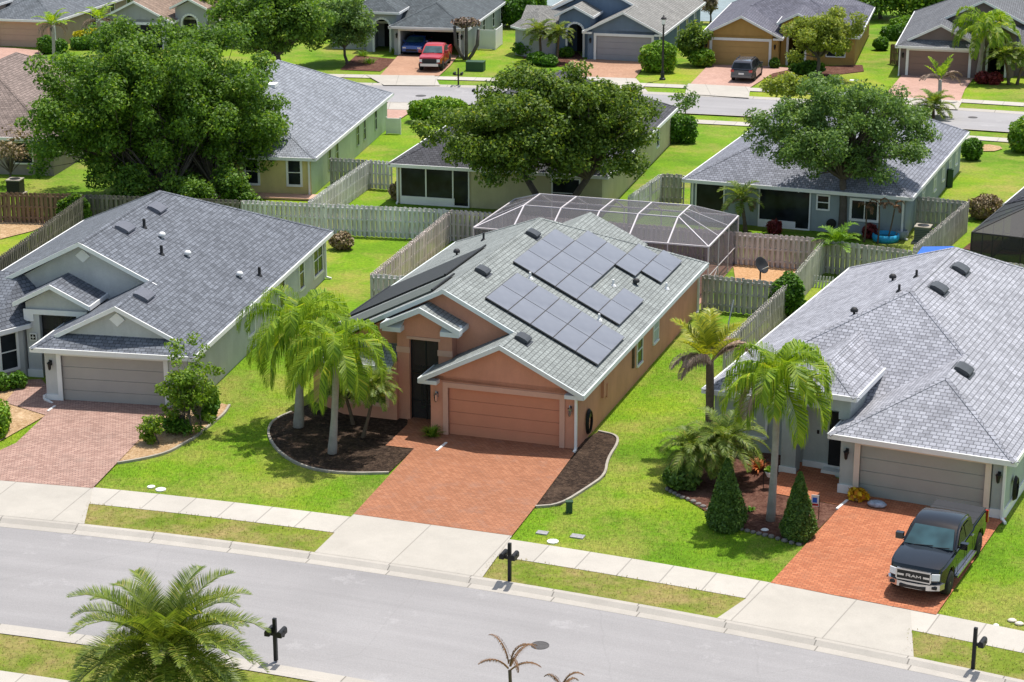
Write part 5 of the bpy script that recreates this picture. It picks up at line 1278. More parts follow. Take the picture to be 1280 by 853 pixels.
def arch_pts(x, z, r, n=9): return [(x - r * math.cos(math.pi * i / (n - 1)), z + r * math.sin(math.pi * i / (n - 1)) * 1.0) for i in range(n)]
class Car:
    def __init__(s, name, label, loc, head, pm, cat):
        s.root = thing(name, label, cat, (loc[0], loc[1], .078), math.atan2(head[1], head[0])); s.pm = pm
    def shell(s, prof, hw, name, m, crown=None, sweep=None):
        """closed side profile (x,z), half width from hw(x,z); top strips get a slight crown"""
        bm = bmesh.new(); n = len(prof); rows = []
        ys = (-1, -.82, -.5, 0, .5, .82, 1); ny = len(ys) - 1
        for x, z in prof:
            w_ = hw(x, z); rows.append([bm.verts.new((x - (sweep(x, z) * abs(y) ** 2.4 if sweep else 0), w_ * y, z + (crown(x, z) * (1 - y * y) if crown else 0))) for y in ys])
        for i in range(n):
            a, b = rows[i], rows[(i + 1) % n]
            for k in range(ny): bm.faces.new((a[k], b[k], b[k + 1], a[k + 1]))
        f1 = bm.faces.new([r[0] for r in rows][::-1]); f2 = bm.faces.new([r[ny] for r in rows])
        bmesh.ops.recalc_face_normals(bm, faces=bm.faces)
        ed = [e for e in bm.edges if len(e.link_faces) == 2 and e.calc_face_angle(0) > .35 and (f1 in e.link_faces or f2 in e.link_faces)]
        bmesh.ops.triangulate(bm, faces=[f for f in bm.faces if len(f.verts) > 4])
        ed = [e for e in ed if e.is_valid]
        bmesh.ops.bevel(bm, geom=ed, offset=.065, segments=3, affect='EDGES', clamp_overlap=True)
        me = bpy.data.meshes.new(name); bm.to_mesh(me); bm.free()
        for p in me.polygons: p.use_smooth = True
        o = link(name, me, m, s.root); me.set_sharp_from_angle(angle=R_(32)); return o
    def side_panel(s, poly, hw, name, m, off=.012, parent=None):
        for sg in (-1, 1):
            mb = MB(); pts = [(x, sg * (hw(x, z) + off), z) for x, z in poly]
            mb.poly(pts if sg < 0 else pts[::-1]); mb.build(name, m, parent or s.root)
    def quad(s, pts, name, m, parent=None): return MB().poly(pts).build(name, m, parent or s.root)
    def box(s, a, name, m, parent=None): return MB().box(*a).build(name, m, parent or s.root)
    def wheels(s, xs, r, y, w=.26):
        for x in xs:
            for sg in (-1, 1):
                ty = MB().lathe([(r * .62, -w / 2), (r * .93, -w / 2), (r, -w / 2 + .04), (r, w / 2 - .04), (r * .93, w / 2), (r * .62, w / 2)], 22, (0, 0, 0), 'y').build('wheel', M['rubber'], s.root, smooth=True)
                ty.location = (x, sg * (y - w / 2), r)
                rm_ = MB().lathe([(r * .63, sg * (w / 2 - .05)), (r * .60, sg * (w / 2 - .005)), (r * .5, sg * (w / 2 - .03)), (r * .18, sg * (w / 2 - .02)), (r * .14, sg * (w / 2))], 20, (0, 0, 0), 'y')
                rm_.build('rim', M['alloy'], ty)
                sp = MB()
                for k in range(5):
                    a = 2 * math.pi * k / 5 + .3
                    sp.poly([(r * .2 * math.cos(a - .35), sg * (w / 2 + .004), r * .2 * math.sin(a - .35)), (r * .55 * math.cos(a - .3), sg * (w / 2 - .02), r * .55 * math.sin(a - .3)), (r * .55 * math.cos(a + .3), sg * (w / 2 - .02), r * .55 * math.sin(a + .3)), (r * .2 * math.cos(a + .35), sg * (w / 2 + .004), r * .2 * math.sin(a + .35))])
                sp.build('spoke_gap', M['plastic'], ty)

def letters(word, x, y0, z0, hgt, wid, gap, m, parent, th=.026, dep=.015):
    G = {'R': [((0, 0), (0, 1)), ((0, 1), (.85, 1)), ((0, .5), (.85, .5)), ((.9, .5), (.9, 1)), ((.4, .5), (1, 0))],
         'A': [((0, 0), (.5, 1)), ((.5, 1), (1, 0)), ((.2, .35), (.8, .35))],
         'M': [((0, 0), (0, 1)), ((0, 1), (.5, .25)), ((.5, .25), (1, 1)), ((1, 1), (1, 0))]}
    mb = MB()
    for i, ch in enumerate(word):
        for a, b in G[ch]:
            p = Vector((x, y0 + (wid + gap) * i + a[0] * wid, z0 + a[1] * hgt)); q = Vector((x, y0 + (wid + gap) * i + b[0] * wid, z0 + b[1] * hgt))
            d = (q - p).normalized(); n = Vector((0, -d.z, d.y)) * th
            mb.obox(p - n / 2 - d * th * .3, (q - p) + d * th * .6, n, (dep, 0, 0))
    return mb.build('emblem', m, parent)

def pickup(name, label, loc, head, pm, word=None, chrome=True, tonneau=True, rack=False):
    c = Car(name, label, loc, head, pm, 'pickup truck')
    def hw(x, z):
        w_ = 1.0 - .05 * max(0, z - 1.05) / .3 - .03 * max(0, .75 - z) / .3
        if x > 2.1: w_ -= .15 * ((x - 2.1) / .85) ** 2
        if x < -2.6: w_ -= .04 * ((-2.6 - x) / .35) ** 2
        return w_
    fx, rx, ar = 1.93, -1.82, .53
    low = [(-2.92, .62), (-2.6, .52)] + arch_pts(rx, .42, ar) + [(-1.1, .40), (1.2, .40)] + arch_pts(fx, .42, ar) + [(2.66, .42), (2.92, .48), (2.97, .62), (2.95, 1.02), (2.86, 1.14), (2.55, 1.19), (1.9, 1.24), (1.32, 1.27), (.9, 1.27), (0, 1.28), (-1.02, 1.30), (-1.10, 1.37), (-2.88, 1.39), (-2.95, 1.30)]
    body = c.shell(low, hw, 'body', pm, lambda x, z: .07 if z > 1.1 and x > 1.3 else 0, lambda x, z: .20 * max(0, min(1, (x - 2.1) / .8)))
    def ch(x, z): return .955 - .40 * max(0, z - 1.27) * (.55 if z < 1.8 else .62)
    cab = c.shell([(1.36, 1.25), (1.0, 1.5), (.52, 1.80), (.3, 1.875), (-.1, 1.925), (-.6, 1.91), (-.92, 1.85), (-1.0, 1.74), (-1.05, 1.28)], ch, 'cab', pm, lambda x, z: .045 if z > 1.7 else 0)
    n = .02
    ws = MB(); A, B = (1.30, 1.31), (.60, 1.77)
    ws.poly([(A[0] + n, -.84, A[1] + n), (A[0] + n, .84, A[1] + n), (B[0] + n, .69, B[1] + n + .018), (B[0] + n, -.69, B[1] + n + .018)]); w_ = ws.build('windscreen', M['glass_blue'], c.root)
    wp = MB(); wp.bar((1.33, -.5, 1.335), (1.28, .15, 1.38), .02, .02); wp.bar((1.33, .15, 1.335), (1.28, .72, 1.38), .02, .02); wp.build('wiper', M['plastic'], w_)
    for poly in ([(1.02, 1.32), (.56, 1.71), (.08, 1.79), (.04, 1.33)], [(-.04, 1.33), (0, 1.79), (-.55, 1.78), (-.86, 1.68), (-.9, 1.34)]): c.side_panel(poly, ch, 'side_window', M['glass'], .014)
    c.quad([(-1.045, -.7, 1.36), (-1.02, -.6, 1.75), (-1.02, .6, 1.75), (-1.045, .7, 1.36)], 'rear_window', M['glass'])
    c.box((-1.0, -.9, -.28, .28, 1.862, 1.885), 'brake_lamp_bar', M['plastic'])
    if tonneau: 
        t = MB()
        for i in range(3): t.box(-2.85 + i * .585, -2.85 + (i + 1) * .585 - .012, -.90, .90, 1.37, 1.425)
        t.build('bed_cover', M['vinyl'], c.root)
    else:
        c.box((-2.8, -1.15, -.78, .78, 1.392, 1.396), 'bed_floor', M['plastic'])
        for sg in (-1, 1): c.box((-2.85, -1.12, sg * .88 - .07, sg * .88 + .07, 1.385, 1.43), 'bed_rail', pm)
    for sg in (-1, 1):
        mir = MB(); mir.box(.78, .98, sg * 1.13 - .13, sg * 1.13 + .13, 1.28, 1.5); m_ = mir.build('side_mirror', pm, c.root)
        ma = MB(); ma.box(.86, .94, min(sg * .9, sg * 1.05), max(sg * .9, sg * 1.05), 1.3, 1.36); ma.build('mirror_arm', M['plastic'], m_)
        hl = MB(); y0, y1 = sorted((sg * .56, sg * .90)); ys = (sg * .59, sg * .89)
        hl.obox((2.945, sg * .60, .82), (-.105, sg * .255, 0), (.045, 0, 0), (-.03, 0, .22)); hl.build('headlight', M['lamp'], c.root)
        tl = MB(); tl.box(-2.99, -2.9, sg * .89 - .09, sg * .89 + .09, .85, 1.3); tl.build('tail_light', M['tail'], c.root)
        rb = MB(); rb.box(-1.15, 1.3, sg * .98 - .09, sg * .98 + .09, .36, .44); rb.build('running_board', M['chrome'] if chrome else M['plastic'], c.root)
        for xh in (.2, -.78): c.box((xh - .1, xh + .1, sg * (hw(0, 1.1)) - .015, sg * hw(0, 1.1) + .022, 1.13, 1.17), 'door_handle', M['chrome'] if chrome else pm)
        for xl in (-1.06, .0, 1.12): c.box((xl - .008, xl + .008, sg * 1.0 - .006, sg * 1.0 + .004, .5, 1.0), 'door_seam', M['plastic'])
    gr = MB(); gr.box(2.93, 3.0, -.56, .56, .74, 1.06); gq = gr.build('grille', M['plastic'], c.root)
    fr = MB(); cm = M['chrome'] if chrome else M['plastic']
    fr.box(2.93, 3.015, -.58, .58, 1.05, 1.10); fr.box(2.93, 3.015, -.58, .58, .70, .745)
    for sg in (-1, 1): fr.box(2.95, 3.02, sg * .585 - .025, sg * .585 + .025, .745, 1.05)
    if chrome:
        fr.box(3.0, 3.012, -.55, -.33, .85, .92); fr.box(3.0, 3.012, .33, .55, .85, .92)
    fr.build('grille_surround', cm, gq)
    if word: letters(word, 3.0, -.245, .845, .088, .14, .035, M['chrome'], gq)
    bp = MB(); bp.prism([(2.62, -.97), (2.86, -.88), (3.02, -.55), (3.07, -.2), (3.07, .2), (3.02, .55), (2.86, .88), (2.62, .97), (2.6, .97), (2.6, -.97)], .46, .66); bq = bp.build('front_bumper', cm, c.root)
    c.box((3.02, 3.09, -.45, .45, .48, .57), 'bumper_intake', M['plastic'], bq)
    for sg in (-1, 1): c.box((2.9, 3.0, sg * .72 - .08, sg * .72 + .08, .52, .6), 'fog_lamp', M['plastic'], bq)
    if rack: c.box((3.06, 3.12, -.75, .75, .5, .72), 'bull_bar', M['alloy'], bq)
    c.box((-3.02, -2.9, -.9, .9, .5, .68), 'rear_bumper', M['chrome'] if chrome else M['plastic'])
    c.wheels((fx, rx), .42, 1.0, .28)
    return c

hd = Vector((-.455, -.89, 0)).normalized(); rt = Vector((hd.y, -hd.x, 0))
wf = g(1182.5, 747.6); wr_ = g(1222, 694)
tc_ = (wf + wr_) / 2 + rt * .92 - hd * .05
pickup('pickup_truck', 'black crew cab pickup on the orange brick driveway', tc_, hd, M['paint_black'], word='RAM')
a, b = g(552, 90), g(562.5, 79); hd = (a - b).normalized(); rt = Vector((hd.y, -hd.x, 0))
pickup('pickup_truck', 'red pickup in front of the open dark garage', (a + b) / 2 + rt * .9 , hd, M['paint_red'], chrome=False, tonneau=False, rack=True)

def carbody(name, label, loc, head, pm, cat, van=False):
    c = Car(name, label, loc, head, pm, cat)
    def hw(x, z): return .96 - .06 * max(0, z - .8) / .3 - (.16 * ((x - 1.6) / .9) ** 2 if x > 1.6 else 0) - (.10 * ((-1.8 - x) / .7) ** 2 if x < -1.8 else 0)
    fx, rx, ar = 1.5, -1.45, .40
    if van:
        low = [(-2.5, .55), (-2.3, .34)] + arch_pts(rx, .36, ar) + [(-1.0, .28), (1.05, .28)] + arch_pts(fx, .36, ar) + [(2.2, .30), (2.48, .42), (2.5, .7), (2.3, .92), (1.55, 1.06), (0, 1.06), (-2.3, 1.08), (-2.48, .98)]
        top = [(1.6, 1.03), (.55, 1.62), (.1, 1.72), (-1.4, 1.74), (-2.05, 1.69), (-2.28, 1.5), (-2.46, 1.05)]
        sw = [[(1.1, 1.10), (.52, 1.52), (.05, 1.6), (0, 1.1)], [(-.06, 1.1), (-.02, 1.6), (-1.0, 1.62), (-1.0, 1.12)], [(-1.08, 1.12), (-1.08, 1.62), (-1.8, 1.58), (-2.15, 1.3), (-2.2, 1.14)]]
        rw = [(-2.44, 1.12), (-2.26, 1.55)]; fw_ = [(1.52, 1.10), (.63, 1.58)]
    else:
        low = [(-2.3, .55), (-2.15, .34)] + arch_pts(rx, .36, ar) + [(-1.0, .26), (1.05, .26)] + arch_pts(fx, .36, ar) + [(2.1, .28), (2.32, .4), (2.32, .62), (2.1, .80), (1.1, .95), (0, .96), (-1.5, 1.0), (-2.25, .95)]
        top = [(1.2, .93), (.35, 1.38), (-.2, 1.45), (-.8, 1.42), (-1.7, .98)]
        sw = [[(.8, 1.0), (.3, 1.3), (-.18, 1.37), (-.2, 1.0)], [(-.26, 1.0), (-.25, 1.37), (-.75, 1.34), (-1.25, 1.02)]]
        rw = [(-1.62, 1.04), (-.9, 1.39)]; fw_ = [(1.12, .99), (.42, 1.36)]
    c.shell(low, hw, 'body', pm, lambda x, z: .05 if z > .7 and x > 1.0 else 0)
    zb = low[-4][1]
    def ch(x, z): return .90 - .32 * max(0, z - zb)
    c.shell(top, ch, 'cabin', pm, lambda x, z: .03 if z > 1.3 else 0)
    for p in sw: c.side_panel(p, ch, 'side_window', M['glass'], .014)
    for nm, (p, q), s, m_ in (('windscreen', fw_, .02, M['glass_blue']), ('rear_window', rw, -.02, M['glass'])):
        c.quad([(p[0] + s, -ch(*p) + .1, p[1] + .02), (p[0] + s, ch(*p) - .1, p[1] + .02), (q[0] + s, ch(*q) - .08, q[1] + .02), (q[0] + s, -ch(*q) + .08, q[1] + .02)], nm, m_)
    xe = low[0][0]; xf = max(p[0] for p in low)
    for sg in (-1, 1):
        c.box((xe - .05, xe + .14, sg * .74 - .13, sg * .74 + .13, .85, 1.02), 'tail_light', M['tail'])
        c.box((xf - .2, xf - .02, sg * .66 - .14, sg * .66 + .14, .58, .74), 'headlight', M['lamp'])
        c.box((.85 if van else .6, 1.0 if van else .75, sg * 1.02 - .1, sg * 1.02 + .1, 1.08 if van else .98, 1.22 if van else 1.12), 'side_mirror', pm)
    c.box((xe - .06, xe + .06, -.82, .82, .42, .60), 'rear_bumper', pm); c.box((xe - .066, xe - .03, -.22, .22, .66, .80), 'number_plate', M['white'])
    c.box((xf - .02, xf + .02, -.5, .5, .42, .58), 'grille', M['plastic'])
    if van:
        for sg in (-1, 1): c.box((-1.7, .1, sg * .62 - .02, sg * .62 + .02, 1.74, 1.79), 'roof_rail', M['plastic'])
    c.wheels((fx, rx), .34, .94, .22); return c
a, b = g(942, 104.5), g(952.5, 95); hd = (b - a).normalized(); lf = Vector((-hd.y, hd.x, 0))
carbody('minivan', 'dark graphite minivan on the driveway of the mustard house', (a + b) / 2 + lf * .95 + hd * .2, hd, M['paint_graphite'], 'minivan', True)
carbody('parked_car', 'white car with blue windscreen glimpsed behind the largest oak', g(174, 68), (.15, -1), M['paint_white'], 'car')
carbody('parked_car', 'blue car inside the open dark garage', g(522, 66), (-.18, -.98), M['paint_blue'], 'car')

# ------------------------------------------------------------------ street furniture and garden things
def mailbox(mb, x, y, z, yaw):
    c, s = math.cos(yaw), math.sin(yaw)
    prof = [(-.085, 0), (.085, 0), (.085, .12)] + [(.085 * math.cos(t), .12 + .085 * math.sin(t)) for t in [math.pi * i / 6 for i in range(1, 6)]] + [(-.085, .12)]
    A = []; B = []
    for p, q in prof:
        A.append((x + c * -.24 - s * p, y + s * -.24 + c * p, z + q)); B.append((x + c * .24 - s * p, y + s * .24 + c * p, z + q))
    mb.poly(A); mb.poly(B[::-1])
    for i in range(len(A)):
        j = (i + 1) % len(A); mb.poly([A[i], B[i], B[j], A[j]])
def mailpost(label, base, rot, boxes, group=None, H=1.45):
    r = thing('mailbox', label, 'mailbox', base, rot, group)
    MB().prism([(-.055, -.055), (.055, -.055), (.055, .055), (-.055, .055)], 0, H).build('post', M['black'], r)
    am = MB(); am.box(min(0, *boxes) - .05, max(0, *boxes) + .05, -.04, .04, .86, .95); am.build('arm', M['black'], r)
    for x in boxes:
        mb = MB(); mailbox(mb, x, -.08, .95, math.pi / 2); o = mb.build('letter_box', M['black'], r)
        MB().box(x + .088, x + .1, -.1, .06, 1.06, 1.11).build('signal_flag', M['plastic'], o)
mailpost('double black mailbox in front of the terracotta house', g(637, 728, .06), R_(-20), (-.19, .21))
mailpost('double black mailbox beside the large date palm', Vector((g(345, 828).x, g(345, 828).y, .06)), R_(-17), (-.14, .27))
mailpost('single black mailbox at the bottom right verge', g(1216, 838, .06), R_(-28), (.26,))
mailpost('double mailbox post on the far verge left of the middle oak', g(573, 108), R_(-12), (-.3, .3))
mailpost('mailbox post on the near side of the far road', g(597, 130), R_(-12), (-.3, .3))
def disc(name, label, p, r, h, m, cat='cover', rim=None):
    o = MB().lathe([(r, 0), (r, h), (r * .9, h + .004), (r * .86, h - .006), (.02, h - .004)], 28).build(name, m); o.location = p; return tag(o, label, cat)
M['iron'] = mat('cast_iron', (.085, .08, .08), .7, .25, 6, 30, .6)
disc('manhole_cover', 'round iron manhole cover in the near road', g(675, 807, .012), .30, .012, M['iron'])
disc('manhole_cover', 'round iron manhole cover in the far road by the hedge', g(526, 120, .014), .42, .012, M['iron'])
disc('manhole_cover', 'round iron manhole cover in the far road at right', g(1216, 147, .014), .35, .012, M['iron'])
disc('valve_cover', 'small white round cap on the left lawn', g(189, 609.5), .15, .05, M['white'])
disc('valve_cover', 'larger white cap nearer the left sidewalk', g(201, 613), .2, .05, M['white'])
disc('valve_cover', 'white cap beside the sidewalk right of the red driveway', g(691, 678), .21, .05, M['white'])
def lid(label, p, w, d, m):
    o = MB().box(-w / 2, w / 2, -d / 2, d / 2, 0, .05).build('meter_lid', m); o.location = p; o.rotation_euler = (0, 0, R_(-20)); tag(o, label, 'cover')
M['lid'] = mat('meter_lid_concrete', (.33, .32, .34), .9, .2)
lid('grey meter lid nearest the red driveway', g(678, 667), .42, .3, M['lid']); lid('grey meter lid farther right on the same lawn', g(722, 671.5), .5, .34, M['lid'])
lid('white lid on the lawn in front of the mustard house', g(1067, 101), .6, .5, M['white'])
M['green_metal'] = mat('green_utility_box', (.03, .075, .035), .55, .15)
def ubox(name, label, p, w, d, hh, rot=0, top=True):
    r = thing(name, label, 'utility box', p, rot); MB().box(-w / 2, w / 2, -d / 2, d / 2, 0, hh).build('cabinet', M['green_metal'], r)
    MB().box(-w / 2 - .02, w / 2 + .02, -d / 2 - .02, d / 2 + .02, hh, hh + .05).build('lid', M['green_metal'], r)
ubox('utility_box', 'small green box on the lawn beside the dark mulch', g(711.5, 641), .24, .2, .42)
ubox('utility_box', 'dark green transformer on the lawn by the red pickup', g(594.6, 88.5), 1.5, 1.0, .75, R_(-10))
ubox('utility_box', 'green pedestal against the blue grey side wall', g(1186.5, 234), .35, .35, 1.1)
for (x, y), lab in (((1265, 777), 'pale stone left of two on the right lawn'), ((1274, 781), 'pale stone right of two on the right lawn'), ((1245, 783), 'tiny white stone on the right lawn'), ((956, 664), 'white stone at the base of the queen palm')):
    o = MB().lathe([(.05, 0), (.24, .02), (.27, .09), (.18, .17), (.04, .2)], 9).build('garden_stone', M['white'] if 'white' in lab else M['r_trim'], smooth=True); o.location = g(x, y); o.scale = (.4,) * 3 if 'tiny' in lab else (.6, .5, .5); tag(o, lab, 'stone')
# street lamp
b = g(828, 100); top = at(829, 19, b.y).z
r = thing('street_lamp', 'dark lantern style street lamp beside the golden bush', 'street lamp', b)
MB().lathe([(.26, 0), (.26, .12), (.17, .2), (.15, .6), (.09, .75), (.075, top - 1.1), (.06, top - .85), (.12, top - .8), (.12, top - .75)], 12).build('pole', M['bronze'], r, smooth=False)
MB().lathe([(.12, top - .74), (.2, top - .36), (.19, top - .34)], 8).build('lantern_glass', M['lamp'], r)
MB().lathe([(.26, top - .34), (.2, top - .22), (.06, top - .1), (.03, top)], 8).build('lantern_cap', M['bronze'], r)
# satellite dish
b = g(950, 352); r = thing('satellite_dish', 'dark satellite dish standing on the orange sand', 'satellite dish', b, R_(20))
dm = MB(); dm.lathe([(.02, 0), (.25, .035), (.45, .11), (.47, .11), (.25, .015), (.02, -.03)], 22, (0, 0, 0)); o = dm.build('reflector', M['vinyl'], r, smooth=True); o.location = (0, 0, .85); o.rotation_euler = (R_(58), 0, R_(25))
MB().tube([(0, 0, 0), (0, 0, .6), (.05, .1, .85)], .045, 8).build('mast', M['vinyl'], r); MB().tube([(0, 0, .6), (.15, -.6, .95)], .02, 6).build('feed_arm', M['white_metal'], r)
# air conditioners
M['ac'] = mat('ac_grille', (.13, .15, .155), .6, .12)
def aircon(label, p, rot, m):
    r = thing('air_conditioner', label, 'air conditioner', p, rot)
    MB().box(-.42, .42, -.42, .42, .08, .92).build('cabinet', m, r); MB().box(-.45, .45, -.45, .45, .92, .98).build('top_cover', M['pale_concrete'], r)
    MB().lathe([(.33, .985), (.33, 1.0), (.1, 1.02), (.02, 1.02)], 18).build('fan_guard', M['black'], r); MB().box(-.55, .55, -.55, .55, 0, .08).build('pad', M['pale_concrete'], r)
    sl_ = MB()
    for k in range(7): sl_.box(-.43, .43, -.432, .432, .16 + k * .1, .18 + k * .1)
    sl_.build('louvre', M['vinyl'], r)
aircon('grey air conditioner inside the right rear fences', g(1153, 303), R_(-21), M['ac']); aircon('black air conditioner beyond the brown fence at left', g(20, 243), R_(-8), M['black'])
# paddling pool and barrel
M['blue'] = mat('blue_plastic', (.03, .36, .62), .5, .1); M['blue_tarp'] = mat('blue_canvas', (.02, .12, .55), .6, .12)
r = thing('paddling_pool', 'small blue paddling pool under the dead saplings', 'paddling pool', g(1107, 301))
MB().lathe([(.72, 0), (.78, .2), (.74, .42), (.68, .42), (.7, .2), (.66, .08), (.02, .08)], 26).build('wall', M['blue'], r, smooth=True); MB().lathe([(.69, .2), (.02, .201)], 26).build('water', M['pool'], r)
o = MB().lathe([(.30, 0), (.38, .25), (.36, .5), (.31, .52), (.30, .45), (.02, .44)], 16).build('planter', M['d_wall'], smooth=True); o.location = g(1127, 299); tag(o, 'dark grey planter beside the blue paddling pool', 'planter')
# blue canopy behind the right house
q = [g(1143, 322, 2.25), g(1199, 315, 2.25), g(1192, 308, 2.25), g(1153, 308.5, 2.25)]
ce = sum(q, Vector()) / 4; r = thing('shade_canopy', 'blue canvas canopy peeking over the sage house roof', 'canopy', (ce.x, ce.y, 0))
q = [Vector((p.x - ce.x, p.y - ce.y, 2.25)) for p in q]; MB().slab(q, .05).build('canvas', M['blue_tarp'], r)
for p in q: MB().tube([(p.x * .95, p.y * .95, 0), (p.x * .95, p.y * .95, 2.2)], .03, 6).build('pole', M['white_metal'], r)
# garden hoses
def hose(label, fr, p, rad, wall_n, m, name='garden_hose'):
    r = thing(name, label, 'hose', p, fr)
    for k in range(4):
        pts = [(.03 + .03 * k, rad * (1 - .06 * k) * math.cos(t), rad * 1.5 * (1 - .05 * k) * math.sin(t)) for t in [2 * math.pi * i / 16 for i in range(17)]]
        MB().tube(pts, .022, 6).build('coil', m, r, smooth=True, uv=False)
    MB().box(0, .12, -.12, .12, .2, .34).build('bracket', M['black'], r)
q = oC + Uc * .03 + Vc * 1.55; hose('black hose coiled on the terracotta side wall', R_(-18.5), (q.x, q.y, .75), .36, None, M['black'])
Ur, Vr = uv_of(-25.5); q = oR + Ur * .08 + Vr * 1.3; hose('black hose coiled on the sage side wall by the downspout', R_(-25.5), (q.x, q.y, .85), .32, None, M['black'])
# pale channel strips across the entry walks
for a, b_, lab in (((60, 516.5), (69, 510), 'white drain strip beside the grey house garage'), ((546, 566), (558, 556), 'white drain strip beside the terracotta garage'), ((1046, 639), (1059, 628), 'white drain strip beside the sage garage')):
    p, q = g(*a), g(*b_); o = MB().bar((0, 0, .06), (q.x - p.x, q.y - p.y, .06), .10, .06).build('drain_strip', M['white']); o.location = (p.x, p.y, .05); tag(o, lab, 'drain')
# bed edging
def edging(label, px, m=None, w=.10, hgt=.10):
    P = gp(*px)
    # smooth the outline
    for _ in range(2):
        Q = [P[0]]
        for a, b_ in zip(P[:-1], P[1:]): Q += [a * .75 + b_ * .25, a * .25 + b_ * .75]
        P = Q + [P[-1]]
    mb = MB()
    for a, b_ in zip(P[:-1], P[1:]):
        if (b_ - a).length > .01: mb.bar((a.x, a.y, hgt), (b_.x, b_.y, hgt), w, hgt)
    return tag(mb.build('bed_edging', m or M['pale_concrete']), label, 'edging')
edging('curved concrete edging round the palm bed of the terracotta house', ((364.4, 516.7), (345, 525), (337.5, 532.6), (334.4, 545), (345.5, 564), (367.6, 580), (396, 589.5), (437, 593.6), (486, 592.7)))
edging('wavy concrete edging along the mulch right of the red driveway', ((669.3, 635.3), (700, 633), (735, 611), (756.8, 596), (759, 576), (773.5, 554.4), (770, 545.6), (748, 541)))
edging('curved edging round the gravel bed of the grey house', ((146.5, 580.6), (180, 575), (210, 567.5), (230, 556), (245, 547.8), (265, 531), (280, 519.4), (287, 508)))
pa = gp((832, 612), (850, 622), (870, 630), (888, 640), (905, 655), (930, 664), (960, 671), (985, 679), (1003, 683)); st0 = None; cnt = 0
M['stone'] = mat('edging_stone', (.22, .20, .185), .9, .3, 4, 14, .5)
for a, b_ in zip(pa[:-1], pa[1:]):
    n = max(1, int((b_ - a).length / .24))
    for i in range(n):
        p = a + (b_ - a) * ((i + .5) / n)
        if st0 is None:
            st0 = MB().lathe([(.12, 0), (.17, .04), (.16, .12), (.08, .16)], 7).build('edging_stone', M['stone']); o = st0
            tag(o, 'rounded grey stone in the row edging the red mulch bed', 'stone', 'stones edging the red mulch bed')
        else: o = st0.copy(); COL.objects.link(o)
        o.location = (p.x, p.y, .0); o.rotation_euler = (0, 0, rng.uniform(0, 6)); o.scale = (rng.uniform(.6, .8), rng.uniform(.5, .7), rng.uniform(.55, .85)); cnt += 1
# small things at the sage house
r = thing('garden_flag', 'small white, red and blue garden flag between topiary and driveway', 'flag', g(1023, 651), R_(-15))
MB().tube([(0, 0, 0), (0, 0, 1.0)], .015, 6).build('pole', M['black'], r); f_ = MB().box(-.30, .0, -.008, .008, .55, 1.0).build('cloth', M['white'], r)
fs = MB(); fs.box(-.25, -.08, -.014, -.01, .70, .9); fs.build('blue_motif', M['blue_tarp'], f_); MB().box(-.28, -.03, -.013, -.009, .58, .66).build('red_motif', M['paint_red'], f_)
M['croton'] = leaf('croton_leaf', (.42, .12, .01), (.80, .55, .02), .2, tip=(.7, .06, .02))
r = thing('potted_croton', 'yellow and red leaved plant on the orange driveway by the garage', 'plant', g(1072, 627))
d, q = ball(260, .5); leaf_mesh('foliage', q * np.array([.42, .38, .22]) + np.array([0, 0, .28]), .13, M['croton'], r); MB().lathe([(.16, 0), (.2, .2), (.17, .2)], 12).build('pot', M['white'], r)
M['bag'] = mat('blue_white_bag', (.35, .42, .52), .6, .5, 5, 16, .6)
o = MB().lathe([(.05, 0), (.30, .02), (.36, .10), (.26, .19), (.05, .21)], 12).build('soil_bag', M['bag'], smooth=True); o.location = g(1096, 633, .08); o.scale = (1.05, .75, 1); o.rotation_euler = (0, 0, -.4); tag(o, 'blue and white bag lying beside the yellow plant', 'bag')
r = thing('hanging_planter', 'white hanging planter on a black hook in the red mulch', 'planter', g(954, 612))
MB().tube([(0, 0, 0), (0, 0, 1.15), (.12, 0, 1.25), (.24, 0, 1.15)], .016, 6).build('hook', M['black'], r); MB().lathe([(.1, .52), (.2, .72), (.19, .74), (.02, .72)], 14, (.24, 0, 0)).build('bowl', M['white'], r)
d, q = ball(120, .5); leaf_mesh('foliage', q * np.array([.2, .2, .12]) + np.array([.24, 0, .82]), .08, M['hedge_bright'], r)
# fallen pickets by the corner fence
r = thing('picket_panel', 'low white picket panel leaning at the fence corner', 'picket fence', g(1024, 360), R_(-20))
for k in range(9):
    MB().obox((k * .16 - .7, 0, .0), (.09, 0, 0), (0, .02, 0), (.05, .1, .62)).build('picket', M['f_white'], r, uv=False)
MB().obox((-.75, .05, .3), (1.5, 0, 0), (0, .03, 0), (0, 0, .07)).build('rail', M['f_white'], r, uv=False)
# leaning pole by the yellowing palm
o = MB().tube([(0, 0, 0), (.15, .3, 1.5), (.38, .5, 2.6)], .03, 6).build('leaning_pole', M['f_white']); o.location = g(906, 446); tag(o, 'thin pale pole leaning behind the yellowing palm', 'pole')
# small white bench like panel by the mint wall
r = thing('garden_screen', 'small white louvred panel on the lawn beside the mint wall', 'screen', g(492, 168), R_(-9))
MB().box(-.5, .5, -.04, .04, .05, 1.15).build('panel', M['white'], r)
for x in (-.5, .5): MB().box(x - .04, x + .04, -.05, .05, 0, 1.25).build('post', M['white'], r)
# solar deck at the end: nothing more
for o in list(COL.objects):
    if o.type == 'MESH' and o.parent is None and not o.get('label') and not o.get('kind'): print('UNTAGGED', o.name)

